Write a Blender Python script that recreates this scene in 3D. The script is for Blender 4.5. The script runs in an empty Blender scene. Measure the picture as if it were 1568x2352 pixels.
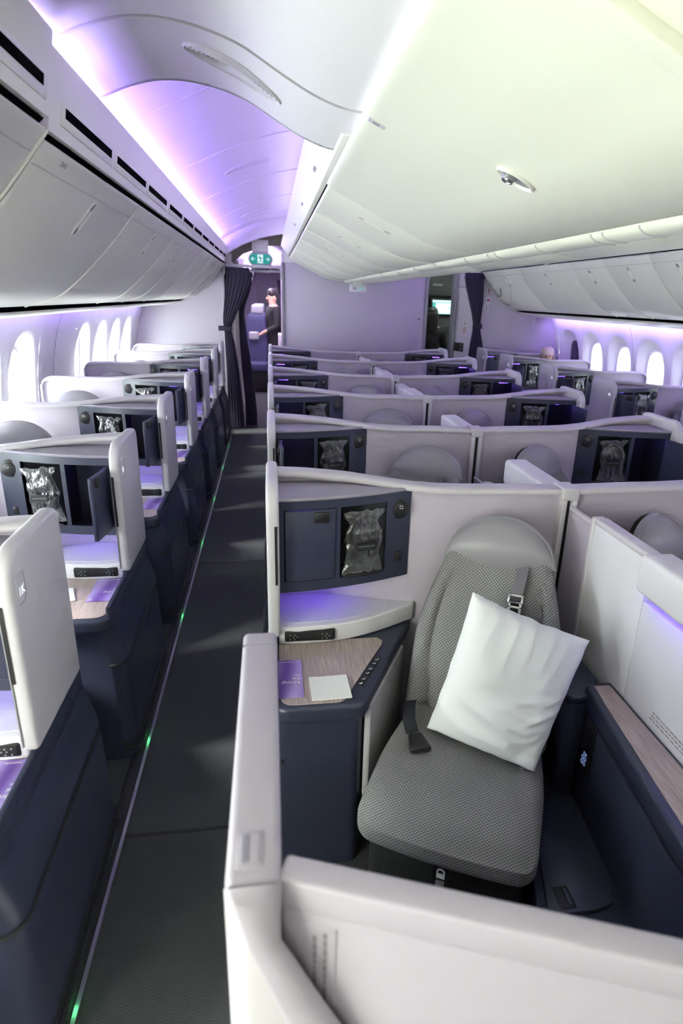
import bpy, bmesh, math, random
from mathutils import Vector, Matrix, noise

random.seed(7)
SC = bpy.context.scene
COL = SC.collection

# ------------------------------------------------------------------ camera
H = 1.84
TH, PS, RO = .3374, .1576, .0343
fw = Vector((math.sin(PS)*math.cos(TH), math.cos(PS)*math.cos(TH), -math.sin(TH)))
r0 = Vector((math.cos(PS), -math.sin(PS), 0))
u0 = r0.cross(fw)
rt = r0*math.cos(RO) + u0*math.sin(RO)
up = rt.cross(fw)
cd = bpy.data.cameras.new('camera')
cam = bpy.data.objects.new('camera', cd)
COL.objects.link(cam)
cam.matrix_world = Matrix(((rt.x, up.x, -fw.x, 0), (rt.y, up.y, -fw.y, 0), (rt.z, up.z, -fw.z, H), (0, 0, 0, 1)))
cd.sensor_fit = 'VERTICAL'
cd.sensor_height = 36
cd.lens = 36*1398/2352
cd.shift_x = -53.5/2352
cd.clip_start = .02
cd.dof.use_dof = True
cd.dof.focus_distance = 2.6
cd.dof.aperture_fstop = 3.2
SC.camera = cam

# ------------------------------------------------------------------ world, lights, exposure
SC.view_settings.view_transform = 'Standard'
SC.view_settings.look = 'None'
SC.view_settings.gamma = 1
SC.view_settings.use_curve_mapping = False
SC.view_settings.exposure = 1.74
SC.cycles.max_bounces = 4
SC.cycles.diffuse_bounces = 3
SC.cycles.glossy_bounces = 2
SC.cycles.adaptive_threshold = .12
SC.cycles.adaptive_min_samples = 26
SC.cycles.transmission_bounces = 2
SC.cycles.transparent_max_bounces = 6
SC.cycles.caustics_reflective = False
SC.cycles.caustics_refractive = False
SC.cycles.sample_clamp_indirect = 5
w = bpy.data.worlds.new('overcast_daylight')
SC.world = w
w.use_nodes = True
bg = w.node_tree.nodes['Background']
bg.inputs[0].default_value = (.93, 1.0, .97, 1)
bg.inputs[1].default_value = 12.0

def area_light(name, loc, rot, sx, sy, power, col):
    l = bpy.data.lights.new(name, 'AREA')
    l.shape = 'RECTANGLE'
    l.size, l.size_y, l.energy, l.color = sx, sy, power, col
    o = bpy.data.objects.new(name, l)
    o.location = loc
    o.rotation_euler = rot
    COL.objects.link(o)
    return o
VIO = (.40, .24, 1.0)
PALE = (.80, .76, 1.0)
FILL = (.96, 1.0, .83)
R90 = math.pi/2
# LED strips lying in the ceiling coves (left aisle, right aisle), rear cabin strip, sidewall wash strips, added front fill lights
area_light('cove_led_left', (-.665, 5.35, 2.362), (0, math.radians(-130), 0), .04, 6.5, 14, VIO)
area_light('cove_led_left_front', (-.665, -.8, 2.362), (0, math.radians(-122), 0), .04, 6.2, 19, (.52, .41, 1.0))
area_light('cove_led_centre', (.33, 5.8, 2.52), (0, math.radians(120), 0), .05, 6.2, 3.2, (.60, .48, 1.0))
area_light('cove_led_centre_right', (1.86, 5.8, 2.52), (0, math.radians(-120), 0), .05, 6.2, 3.2, (.60, .48, 1.0))
area_light('cove_led_right', (2.855, 4.5, 2.362), (0, math.radians(130), 0), .04, 8.0, 18, VIO)
area_light('sidewall_led_left', (-1.60, 4.5, 1.665), (0, math.radians(40), 0), .03, 8.6, 6, VIO)
area_light('sidewall_led_right', (3.79, 4.2, 1.665), (0, math.radians(-40), 0), .03, 8.2, 17, VIO)
area_light('front_fill', (-.2, -3.7, 1.9), (math.radians(78), 0, 0), 2.4, .8, 10, FILL)  # unseen fill light added behind the viewer
area_light('front_left_fill', (-1.62, -.15, 1.25), (0, math.radians(-90), 0), 1.7, 1.0, 17, FILL)  # added greenish side light; no door opening is built in the wall
area_light('soffit_led', (.37, .3, 2.312), (0, math.radians(108), 0), .03, 4.0, .5, PALE)
area_light('rear_cabin_led', (-.2, 13.2, 2.40), (math.radians(180), 0, 0), .4, 6.0, 24, (.62, .45, 1.0))
area_light('rear_cabin_lamp', (-.2, 12.8, 2.30), (0, 0, 0), .3, 4.0, 17, (1.0, .9, .95))
area_light('rear_galley_lamp', (2.6, 9.6, 2.35), (0, 0, 0), .3, .3, 1.6, (.8, 1.0, .85))
sun = bpy.data.lights.new('hazy_sun', 'SUN')
sun.energy = 9.0
sun.angle = math.radians(14)
sun.color = (1.0, .98, .92)
so = bpy.data.objects.new('hazy_sun', sun)
so.rotation_euler = Vector((.80, .14, -.55)).to_track_quat('-Z', 'Y').to_euler()
COL.objects.link(so)

# ------------------------------------------------------------------ materials
MATS = {}
def mat(name, col, rough=.5, metal=0, spec=.5, emit=None, estr=0, var=0, vscale=20, bump=0, bscale=200, coat=0, sheen=0):
    if name in MATS:
        return MATS[name]
    m = bpy.data.materials.new(name)
    m.use_nodes = True
    nt = m.node_tree
    b = nt.nodes['Principled BSDF']
    b.inputs['Base Color'].default_value = (*col, 1)
    b.inputs['Roughness'].default_value = rough
    b.inputs['Metallic'].default_value = metal
    b.inputs['Specular IOR Level'].default_value = spec
    b.inputs['Coat Weight'].default_value = coat
    b.inputs['Sheen Weight'].default_value = sheen
    if emit:
        b.inputs['Emission Color'].default_value = (*emit, 1)
        b.inputs['Emission Strength'].default_value = estr
    if var or bump:
        tc = nt.nodes.new('ShaderNodeTexCoord')
    if var:
        n = nt.nodes.new('ShaderNodeTexNoise')
        n.inputs['Scale'].default_value = vscale
        n.inputs['Detail'].default_value = 4
        nt.links.new(tc.outputs['Object'], n.inputs['Vector'])
        r = nt.nodes.new('ShaderNodeValToRGB')
        r.color_ramp.elements[0].position = .3
        r.color_ramp.elements[1].position = .7
        r.color_ramp.elements[0].color = (*[c*(1-var) for c in col], 1)
        r.color_ramp.elements[1].color = (*[min(1, c*(1+var)) for c in col], 1)
        nt.links.new(n.outputs['Fac'], r.inputs['Fac'])
        nt.links.new(r.outputs['Color'], b.inputs['Base Color'])
    if bump:
        n2 = nt.nodes.new('ShaderNodeTexNoise')
        n2.inputs['Scale'].default_value = bscale
        n2.inputs['Detail'].default_value = 3
        nt.links.new(tc.outputs['Object'], n2.inputs['Vector'])
        bp = nt.nodes.new('ShaderNodeBump')
        bp.inputs['Strength'].default_value = bump
        bp.inputs['Distance'].default_value = .002
        nt.links.new(n2.outputs['Fac'], bp.inputs['Height'])
        nt.links.new(bp.outputs['Normal'], b.inputs['Normal'])
    MATS[name] = m
    return m

mat('shell', (.54, .49, .575), .42, bump=.05, bscale=900, var=.015, vscale=300)
mat('partition', (.43, .40, .46), .42, bump=.05, bscale=900, var=.015, vscale=300)  # shell colour darkened; stands in for dimmer light on the foreground partition
mat('cap', (.62, .59, .625), .38)
mat('wing', (.62, .60, .63), .42, var=.01, vscale=200)
mat('white', (.80, .79, .82), .4)
mat('bin', (.90, .892, .825), .35)
mat('soffit', (.89, .90, .775), .35)  # bin white with the greenish cream of the light put into its colour
mat('ceil', (.90, .89, .91), .4)
mat('wallmat', (.84, .82, .86), .45)
mat('bulkhead', (.58, .53, .62), .5, var=.01, vscale=80)
mat('lilac', (.30, .28, .34), .4)
mat('black', (.012, .012, .014), .4)
mat('blackrub', (.008, .009, .010), .65)
mat('interior', (.018, .018, .028), .5)
mat('void', (.003, .003, .004), 1.0, spec=.02)
mat('silver', (.6, .6, .62), .25, metal=1)
mat('alum', (.55, .56, .58), .35, metal=.9)
mat('grey', (.30, .30, .32), .4)
mat('greenled', (.1, .9, .2), .4, emit=(.1, 1, .25), estr=6)
mat('greenmark', (.05, .4, .2), .4, emit=(.05, .5, .25), estr=.6)
mat('violetled', (.3, .2, 1), .4, emit=(.20, .09, 1), estr=4)
mat('leather', (.28, .27, .295), .38, bump=.15, bscale=500)
mat('strap', (.16, .15, .17), .6, bump=.3, bscale=600)
mat('strapdark', (.014, .016, .022), .6)
mat('pad', (.42, .40, .43), .8, bump=.3, bscale=300, var=.06, vscale=25)
mat('pillow', (.86, .88, .88), .8, sheen=.2)
mat('paper', (.85, .85, .83), .8)
mat('curtain', (.022, .016, .042), .85, sheen=.1, bump=.3, bscale=400)
mat('suit', (.014, .014, .015), .8)
mat('skin', (.62, .38, .26), .55)
mat('hairdark', (.010, .008, .007), .5)
mat('hairwhite', (.62, .50, .47), .7, var=.15, vscale=60)
mat('pinkshirt', (.55, .40, .48), .8)
mat('shirt', (.75, .75, .78), .7)
mat('signgreen', (.01, .16, .13), .5, emit=(.01, .22, .17), estr=.35)
mat('signwhite', (.8, .82, .84), .5, emit=(.8, .85, .9), estr=.25)
mat('iconblue', (.3, .4, .7), .4, emit=(.3, .4, .8), estr=.12)
mat('red', (.55, .03, .05), .5)
mat('ink', (.03, .03, .035), .6)
mat('inkgrey', (.20, .19, .21), .6)
mat('screen', (.4, .8, .75), .3, emit=(.55, 1.0, .95), estr=.45)
mat('screenui', (.05, .25, .24), .3, emit=(.08, .38, .36), estr=.3)
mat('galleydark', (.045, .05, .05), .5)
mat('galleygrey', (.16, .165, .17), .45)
mat('blueseat', (.035, .035, .10), .7)
mat('windowblue', (.02, .05, .30), .2, emit=(.05, .10, .8), estr=.5)
mat('glassdim', (.030, .026, .055), .12)
mat('beige', (.36, .33, .28), .6)
mat('amber', (.6, .3, .05), .5)
mat('lens', (.25, .27, .27), .15, coat=1)

def nodemat(name):
    m = bpy.data.materials.new(name)
    m.use_nodes = True
    MATS[name] = m
    return m, m.node_tree, m.node_tree.nodes['Principled BSDF']

def navy(name, c0, c1, rough):      # brushed woven laminate
    m, nt, b = nodemat(name)
    tc = nt.nodes.new('ShaderNodeTexCoord')
    mp = nt.nodes.new('ShaderNodeMapping')
    mp.inputs['Scale'].default_value = (40, 40, 420)
    n = nt.nodes.new('ShaderNodeTexNoise')
    n.inputs['Scale'].default_value = 1.0
    n.inputs['Detail'].default_value = 3
    r = nt.nodes.new('ShaderNodeValToRGB')
    r.color_ramp.elements[0].position = .3
    r.color_ramp.elements[1].position = .72
    r.color_ramp.elements[0].color = (*c0, 1)
    r.color_ramp.elements[1].color = (*c1, 1)
    nt.links.new(tc.outputs['Object'], mp.inputs['Vector'])
    nt.links.new(mp.outputs['Vector'], n.inputs['Vector'])
    nt.links.new(n.outputs['Fac'], r.inputs['Fac'])
    nt.links.new(r.outputs['Color'], b.inputs['Base Color'])
    b.inputs['Roughness'].default_value = rough
    bp = nt.nodes.new('ShaderNodeBump')
    bp.inputs['Strength'].default_value = .12
    bp.inputs['Distance'].default_value = .001
    nt.links.new(n.outputs['Fac'], bp.inputs['Height'])
    nt.links.new(bp.outputs['Normal'], b.inputs['Normal'])
navy('navy', (.027, .031, .062), (.040, .046, .088), .42)
navy('navytrim', (.030, .034, .062), (.036, .041, .074), .33)
navy('navyflat', (.030, .034, .062), (.038, .043, .078), .33)

m, nt, b = nodemat('wood')           # pale striped laminate
tc = nt.nodes.new('ShaderNodeTexCoord')
mp = nt.nodes.new('ShaderNodeMapping')
mp.inputs['Scale'].default_value = (330, 9, 9)
n = nt.nodes.new('ShaderNodeTexNoise')
n.inputs['Scale'].default_value = 1
n.inputs['Detail'].default_value = 5
r = nt.nodes.new('ShaderNodeValToRGB')
r.color_ramp.elements[0].position = .32
r.color_ramp.elements[1].position = .70
r.color_ramp.elements[0].color = (.30, .225, .205, 1)
r.color_ramp.elements[1].color = (.52, .44, .415, 1)
nt.links.new(tc.outputs['Object'], mp.inputs['Vector'])
nt.links.new(mp.outputs['Vector'], n.inputs['Vector'])
nt.links.new(n.outputs['Fac'], r.inputs['Fac'])
nt.links.new(r.outputs['Color'], b.inputs['Base Color'])
b.inputs['Roughness'].default_value = .5

m, nt, b = nodemat('fabric')         # grey knit with a dot lattice
tc = nt.nodes.new('ShaderNodeTexCoord')
mp = nt.nodes.new('ShaderNodeMapping')
mp.inputs['Rotation'].default_value = (0, 0, .785)
v = nt.nodes.new('ShaderNodeTexVoronoi')
v.voronoi_dimensions = '2D'
v.inputs['Scale'].default_value = 122
v.inputs['Randomness'].default_value = .08
r = nt.nodes.new('ShaderNodeValToRGB')
r.color_ramp.elements[0].position = .26
r.color_ramp.elements[1].position = .42
r.color_ramp.elements[0].color = (.085, .085, .09, 1)
r.color_ramp.elements[1].color = (.29, .285, .29, 1)
nt.links.new(tc.outputs['UV'], mp.inputs['Vector'])
nt.links.new(mp.outputs['Vector'], v.inputs['Vector'])
nt.links.new(v.outputs['Distance'], r.inputs['Fac'])
nt.links.new(r.outputs['Color'], b.inputs['Base Color'])
b.inputs['Roughness'].default_value = .8
bp = nt.nodes.new('ShaderNodeBump')
bp.inputs['Strength'].default_value = .4
bp.inputs['Distance'].default_value = .002
nt.links.new(v.outputs['Distance'], bp.inputs['Height'])
nt.links.new(bp.outputs['Normal'], b.inputs['Normal'])

m, nt, b = nodemat('carpet')         # dark herringbone weave
tc = nt.nodes.new('ShaderNodeTexCoord')
sx = nt.nodes.new('ShaderNodeSeparateXYZ')
nt.links.new(tc.outputs['Object'], sx.inputs[0])
def math_node(op, a, b_=None, nt=nt):
    k = nt.nodes.new('ShaderNodeMath')
    k.operation = op
    for i, q in enumerate((a, b_)):
        if q is None:
            continue
        if isinstance(q, (int, float)):
            k.inputs[i].default_value = q
        else:
            nt.links.new(q, k.inputs[i])
    return k.outputs[0]
tri = math_node('PINGPONG', sx.outputs['X'], .014)
ph = math_node('ADD', math_node('MULTIPLY', sx.outputs['Y'], 760), math_node('MULTIPLY', tri, 760))
wv = math_node('SINE', ph)
nz = nt.nodes.new('ShaderNodeTexNoise')
nz.inputs['Scale'].default_value = 420
nz.inputs['Detail'].default_value = 3
nt.links.new(tc.outputs['Object'], nz.inputs['Vector'])
mix = math_node('ADD', math_node('MULTIPLY', wv, .11), nz.outputs['Fac'])
r = nt.nodes.new('ShaderNodeValToRGB')
r.color_ramp.elements[0].position = .25
r.color_ramp.elements[1].position = .85
r.color_ramp.elements[0].color = (.012, .013, .015, 1)
r.color_ramp.elements[1].color = (.085, .091, .097, 1)
nt.links.new(mix, r.inputs['Fac'])
nt.links.new(r.outputs['Color'], b.inputs['Base Color'])
b.inputs['Roughness'].default_value = .95
bp = nt.nodes.new('ShaderNodeBump')
bp.inputs['Strength'].default_value = .5
bp.inputs['Distance'].default_value = .004
nt.links.new(mix, bp.inputs['Height'])
nt.links.new(bp.outputs['Normal'], b.inputs['Normal'])

m, nt, b = nodemat('pinkstripe')     # fine pink and lilac stripes
tc = nt.nodes.new('ShaderNodeTexCoord')
wv = nt.nodes.new('ShaderNodeTexWave')
wv.inputs['Scale'].default_value = 22
wv.inputs['Distortion'].default_value = 1
r = nt.nodes.new('ShaderNodeValToRGB')
r.color_ramp.elements[0].color = (.36, .24, .36, 1)
r.color_ramp.elements[1].color = (.62, .50, .60, 1)
nt.links.new(tc.outputs['Object'], wv.inputs['Vector'])
nt.links.new(wv.outputs['Fac'], r.inputs['Fac'])
nt.links.new(r.outputs['Color'], b.inputs['Base Color'])
b.inputs['Roughness'].default_value = .85

m, nt, b = nodemat('menu')           # violet print with a paler sweep
tc = nt.nodes.new('ShaderNodeTexCoord')
wv = nt.nodes.new('ShaderNodeTexWave')
wv.inputs['Scale'].default_value = 3.2
wv.inputs['Distortion'].default_value = 3
wv.inputs['Detail'].default_value = 1
r = nt.nodes.new('ShaderNodeValToRGB')
r.color_ramp.elements[0].color = (.16, .075, .36, 1)
r.color_ramp.elements[1].color = (.42, .33, .66, 1)
nt.links.new(tc.outputs['Object'], wv.inputs['Vector'])
nt.links.new(wv.outputs['Fac'], r.inputs['Fac'])
nt.links.new(r.outputs['Color'], b.inputs['Base Color'])
b.inputs['Roughness'].default_value = .35

def clear(name, fac, rough, tint, bump=0, bscale=30, base=0, body=0):
    m, nt, b = nodemat(name)
    out = nt.nodes['Material Output']
    tr = nt.nodes.new('ShaderNodeBsdfTransparent')
    tr.inputs[0].default_value = (*tint, 1)
    gl = nt.nodes.new('ShaderNodeBsdfGlossy')
    gl.inputs['Roughness'].default_value = rough
    gl.inputs['Color'].default_value = (.9, .92, .92, 1)
    df = nt.nodes.new('ShaderNodeBsdfDiffuse')
    df.inputs['Color'].default_value = (.75, .77, .78, 1)
    bm_ = nt.nodes.new('ShaderNodeMixShader')
    bm_.inputs[0].default_value = body
    nt.links.new(gl.outputs[0], bm_.inputs[1])
    nt.links.new(df.outputs[0], bm_.inputs[2])
    mx = nt.nodes.new('ShaderNodeMixShader')
    fr = nt.nodes.new('ShaderNodeLayerWeight')
    fr.inputs['Blend'].default_value = fac
    ad = nt.nodes.new('ShaderNodeMath')
    ad.operation = 'ADD'
    ad.use_clamp = True
    ad.inputs[1].default_value = base
    nt.links.new(fr.outputs['Facing'], ad.inputs[0])
    nt.links.new(ad.outputs[0], mx.inputs[0])
    nt.links.new(tr.outputs[0], mx.inputs[1])
    nt.links.new(bm_.outputs[0], mx.inputs[2])
    nt.links.new(mx.outputs[0], out.inputs['Surface'])
    if bump:
        tc = nt.nodes.new('ShaderNodeTexCoord')
        mp = nt.nodes.new('ShaderNodeMapping')
        mp.inputs['Scale'].default_value = (1.6, 1, .7)
        n = nt.nodes.new('ShaderNodeTexNoise')
        n.inputs['Scale'].default_value = bscale
        n.inputs['Detail'].default_value = 1
        n.inputs['Distortion'].default_value = 1.2
        bp = nt.nodes.new('ShaderNodeBump')
        bp.inputs['Strength'].default_value = bump
        bp.inputs['Distance'].default_value = .02
        nt.links.new(tc.outputs['Object'], mp.inputs['Vector'])
        nt.links.new(mp.outputs['Vector'], n.inputs['Vector'])
        nt.links.new(n.outputs['Fac'], bp.inputs['Height'])
        nt.links.new(bp.outputs['Normal'], gl.inputs['Normal'])
        nt.links.new(bp.outputs['Normal'], fr.inputs['Normal'])
clear('pane', .12, .05, (.97, .99, .98))
clear('pane_daylight_cut', .12, .05, (.42, .43, .43))  # pane glass darkened to cut the daylight on the right side
clear('film', .22, .16, (.95, .96, .97), bump=.5, bscale=17, base=.07, body=.25)

# ------------------------------------------------------------------ mesh helpers
class MB:
    def __init__(self):
        self.v, self.f = [], []
    def add(self, vs, fs, M=None):
        o = len(self.v)
        self.v += [tuple(M @ Vector(p)) if M else tuple(p) for p in vs]
        self.f += [tuple(i+o for i in q) for q in fs]
        return self
    def box(self, x0, x1, y0, y1, z0, z1, M=None):
        return self.add([(x0, y0, z0), (x1, y0, z0), (x1, y1, z0), (x0, y1, z0), (x0, y0, z1), (x1, y0, z1), (x1, y1, z1), (x0, y1, z1)],
                        [(0, 3, 2, 1), (4, 5, 6, 7), (0, 1, 5, 4), (1, 2, 6, 5), (2, 3, 7, 6), (3, 0, 4, 7)], M)
    def frombm(self, bm, M=None):
        bm.verts.index_update()
        vs = [tuple(p.co) for p in bm.verts]
        fs = [tuple(p.index for p in q.verts) for q in bm.faces]
        bm.free()
        return self.add(vs, fs, M)
    def rbox(self, x0, x1, y0, y1, z0, z1, r=.01, seg=2, M=None):
        t = MB().box(x0, x1, y0, y1, z0, z1)
        return self.bev(t, r, seg, M)
    def bev(self, t, r, seg=2, M=None, ang=25):
        bm = bmesh.new()
        vs = [bm.verts.new(p) for p in t.v]
        for q in t.f:
            bm.faces.new([vs[i] for i in q])
        bm.normal_update()
        bmesh.ops.recalc_face_normals(bm, faces=bm.faces)
        es = [e for e in bm.edges if len(e.link_faces) == 2 and e.calc_face_angle(0) > math.radians(ang)]
        if r > 0:
            bmesh.ops.bevel(bm, geom=es, offset=r, segments=seg, profile=.5, affect='EDGES', clamp_overlap=True)
        return self.frombm(bm, M)
    def prism(self, poly, a0, a1, axis='z', r=0, seg=2, M=None):
        """poly: 2-D points; axis z -> (x,y), y -> (x,z), x -> (y,z)"""
        n = len(poly)
        def pt(p, a):
            return {'z': (p[0], p[1], a), 'y': (p[0], a, p[1]), 'x': (a, p[0], p[1])}[axis]
        t = MB()
        t.v = [pt(p, a0) for p in poly] + [pt(p, a1) for p in poly]
        t.f = [tuple(range(n-1, -1, -1)), tuple(range(n, 2*n))] + [(i, (i+1) % n, (i+1) % n+n, i+n) for i in range(n)]
        if r:
            return self.bev(t, r, seg, M, ang=35)
        return self.add(t.v, t.f, M)
    def loft(self, rings, closed=True, caps=True, M=None):
        n = len(rings[0])
        vs = [p for q in rings for p in q]
        fs = []
        for k in range(len(rings)-1):
            for i in range(n if closed else n-1):
                j = (i+1) % n
                fs.append((k*n+i, k*n+j, (k+1)*n+j, (k+1)*n+i))
        if caps and closed:
            fs.append(tuple(range(n-1, -1, -1)))
            fs.append(tuple(range((len(rings)-1)*n, len(rings)*n)))
        return self.add(vs, fs, M)
    def tube(self, path, r, n=8, M=None, caps=True):
        rings = []
        P = [Vector(p) for p in path]
        ref = Vector((0, 0, 1))
        for i, p in enumerate(P):
            d = (P[min(i+1, len(P)-1)]-P[max(i-1, 0)]).normalized()
            a = d.cross(ref)
            if a.length < .2:
                a = d.cross(Vector((1, 0, 0)))
            a.normalize()
            b = d.cross(a)
            rr = r[i] if isinstance(r, (list, tuple)) else r
            rings.append([tuple(p+(a*math.cos(t)+b*math.sin(t))*rr) for t in [2*math.pi*k/n for k in range(n)]])
        return self.loft(rings, True, caps, M)
    def disc(self, c, r, y0, y1, n=24, bevel=0, M=None):     # short cylinder along y
        t = MB().prism([(c[0]+r*math.cos(2*math.pi*k/n), c[1]+r*math.sin(2*math.pi*k/n)) for k in range(n)], y0, y1, 'y')
        if bevel:
            return self.bev(t, bevel, 2, M, ang=50)
        return self.add(t.v, t.f, M)
    def rgrid(self, half, r, n=10, deform=None, M=None):       # rounded box made of a regular grid
        vs, fs, idx = [], [], {}
        hv = Vector(half)
        def vert(p):
            k = tuple(round(c*1000) for c in p)
            if k not in idx:
                s = Vector((p[0]*hv.x, p[1]*hv.y, p[2]*hv.z))
                q = Vector([max(-(hv[i]-r), min(hv[i]-r, s[i])) for i in range(3)])
                d = s-q
                if d.length > 1e-9:
                    s = q+d.normalized()*r
                if deform:
                    s = Vector(deform(s.x, s.y, s.z))
                idx[k] = len(vs)
                vs.append(tuple(s))
            return idx[k]
        def warp(i):            # denser towards the edges
            t = -1+2*i/n
            return math.copysign(1-(1-abs(t))**1.5, t) if n > 4 else t
        for ax in range(3):
            for sg in (-1, 1):
                for i in range(n):
                    for j in range(n):
                        c = []
                        for (a, b_) in ((i, j), (i+1, j), (i+1, j+1), (i, j+1)):
                            p = [0, 0, 0]
                            p[ax] = sg
                            p[(ax+1) % 3] = warp(a)
                            p[(ax+2) % 3] = warp(b_)
                            c.append(vert(p))
                        fs.append(tuple(c) if sg > 0 else tuple(c[::-1]))
        return self.add(vs, fs, M)
    def mesh(self, name, s=1, smooth=35):
        me = bpy.data.meshes.new(name)
        vs = self.v if s > 0 else [(-x, y, z) for x, y, z in self.v]
        fs = self.f if s > 0 else [q[::-1] for q in self.f]
        me.from_pydata(vs, [], fs)
        me.update()
        if smooth:
            me.polygons.foreach_set('use_smooth', [True]*len(me.polygons))
            me.set_sharp_from_angle(angle=math.radians(smooth))
        return me

def set_uv(me, fn):
    ul = me.uv_layers.new(name='UVMap')
    for lp in me.loops:
        ul.data[lp.index].uv = fn(me.vertices[lp.vertex_index].co)
    return me

def smoothstep(a, b_, x):
    t = max(0, min(1, (x-a)/(b_-a)))
    return t*t*(3-2*t)
def interp(tab, x):
    if x <= tab[0][0]:
        return tab[0][1]
    for (a, p), (b_, q) in zip(tab[:-1], tab[1:]):
        if x <= b_:
            return p+(q-p)*(x-a)/(b_-a)
    return tab[-1][1]
def fan(cx, cy, r, a0, a1, n=6):
    return [(cx+r*math.cos(math.radians(a0+(a1-a0)*k/n)), cy+r*math.sin(math.radians(a0+(a1-a0)*k/n))) for k in range(n+1)]
def frange(a, b_, n):
    return [a+(b_-a)*k/n for k in range(n+1)]
def resample(poly, n=4):       # Catmull-Rom through profile points
    out = []
    for i in range(len(poly)-1):
        p0, p1, p2, p3 = poly[max(i-1, 0)], poly[i], poly[i+1], poly[min(i+2, len(poly)-1)]
        for k in range(n):
            t = k/n
            out.append(tuple(.5*(2*p1[j]+(p2[j]-p0[j])*t+(2*p0[j]-5*p1[j]+4*p2[j]-p3[j])*t*t+(3*p1[j]-p0[j]-3*p2[j]+p3[j])*t**3) for j in range(2)))
    out.append(tuple(poly[-1]))
    return out

def obj(name, me, material, parent=None, loc=None, rz=None):
    o = bpy.data.objects.new(name, me)
    if me is not None and material and not me.materials:
        me.materials.append(MATS[material])
    COL.objects.link(o)
    o.parent = parent
    if loc is not None:
        o.location = loc
    if rz is not None:
        o.rotation_euler = (0, 0, rz)
    return o
def tag(o, label, cat, group=None):
    o['label'], o['category'] = label, cat
    if group:
        o['group'] = group
    return o
def thing(name, label, cat, loc=(0, 0, 0), rz=0, group=None):
    o = bpy.data.objects.new(name, None)
    o.empty_display_size = .1
    COL.objects.link(o)
    o.location = loc
    o.rotation_euler = (0, 0, rz)
    return tag(o, label, cat, group)
def struct(name, me=None, material=None, parent=None, label=None):
    o = obj(name, me, material, parent)
    if parent is None:
        o['kind'] = 'structure'
    if label:
        o['label'] = label
    return o
CACHE = {}
def cached(key, fn, s=1, smooth=35):
    k = (key, s)
    if k not in CACHE:
        CACHE[k] = fn().mesh(str(key), s, smooth)
    return CACHE[k]
def text_mesh(body, size, key=None, bold=0.0):
    k = ('txt', body, size, bold)
    if k not in CACHE:
        c = bpy.data.curves.new('lettering', 'FONT')
        c.body = body
        c.size = size
        c.offset = bold
        c.resolution_u = 3
        o = bpy.data.objects.new('lettering', c)
        COL.objects.link(o)
        dg = bpy.context.evaluated_depsgraph_get()
        me = bpy.data.meshes.new_from_object(o.evaluated_get(dg))
        bpy.data.objects.remove(o)
        bpy.data.curves.remove(c)
        me.materials.clear()
        CACHE[k] = me
    return CACHE[k]
def text_obj(name, body, size, material, parent, M, bold=0.0):
    me = text_mesh(body, size, bold=bold).copy()
    o = obj(name, me, material, parent)
    o.matrix_local = M
    return o
def frame(o, x, y, z):
    x, y, z, o = Vector(x), Vector(y), Vector(z), Vector(o)
    return Matrix(((x.x, y.x, z.x, o.x), (x.y, y.y, z.y, o.y), (x.z, y.z, z.z, o.z), (0, 0, 0, 1)))

XC = 1.095                       # cabin centre line
YL, YR = 9.0, 8.4                # rear bulkhead left / right
YF = -4.2                        # front end of what is built
# ------------------------------------------------------------------ floor
fl = struct('floor', MB().box(-1.85, 4.04, YF, 18, -.03, 0).mesh('floor', smooth=0), 'carpet', label='dark charcoal herringbone carpet')
for k, y in enumerate((1.765, 4.15, 6.6)):
    obj('carpet_seam', MB().box(-.55, -.03, y-.006, y+.006, .0, .003).mesh('carpet_seam', smooth=0), 'blackrub', fl)
t1 = struct('trim_1', MB().box(-.557, -.545, -.8, 8.9, 0, .006).mesh('trim_1', smooth=0), 'alum', label='thin pale metal strip along the left aisle floor')
struct('trim_2', MB().rbox(-.60, -.558, -.8, 8.9, 0, .012, .004).mesh('trim_2'), 'blackrub', label='black seat track cover beside the metal floor strip')
struct('trim_3', MB().rbox(2.745, 2.757, -.8, 8.3, 0, .006, .002).mesh('trim_3'), 'alum', label='thin pale metal strip along the right aisle floor')

# ------------------------------------------------------------------ side walls with window openings
HW = [(0, 2.62), (.3, 2.76), (.7, 2.90), (1.0, 2.925), (1.25, 2.90), (1.45, 2.855), (1.62, 2.80), (1.76, 2.72)]
def hw(z):
    return interp(HW, z)
def wallpt(sg, y, z, d=0):
    return (XC+sg*(hw(z)+d), y, z)
ZB, ZT, ZC = .62, 1.67, 1.15
def superell(a, b_, th, e=2.5):
    c, s = math.cos(th), math.sin(th)
    r = (abs(c/a)**e+abs(s/b_)**e)**(-1/e)
    return r*c, r*s
def strip(sg, y0, y1, z0, z1, n=6):
    mb = MB()
    rows = [[wallpt(sg, y, z) for y in (y0, y1)] for z in frange(z0, z1, n)]
    vs = [p for q in rows for p in q]
    fs = [(2*k, 2*k+1, 2*k+3, 2*k+2) if sg < 0 else (2*k, 2*k+2, 2*k+3, 2*k+1) for k in range(n)]
    mb.add(vs, fs)
    back = [(p[0]+sg*.02, p[1], p[2]) for p in vs]
    mb.add(back, [f[::-1] for f in fs])
    return mb
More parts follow.
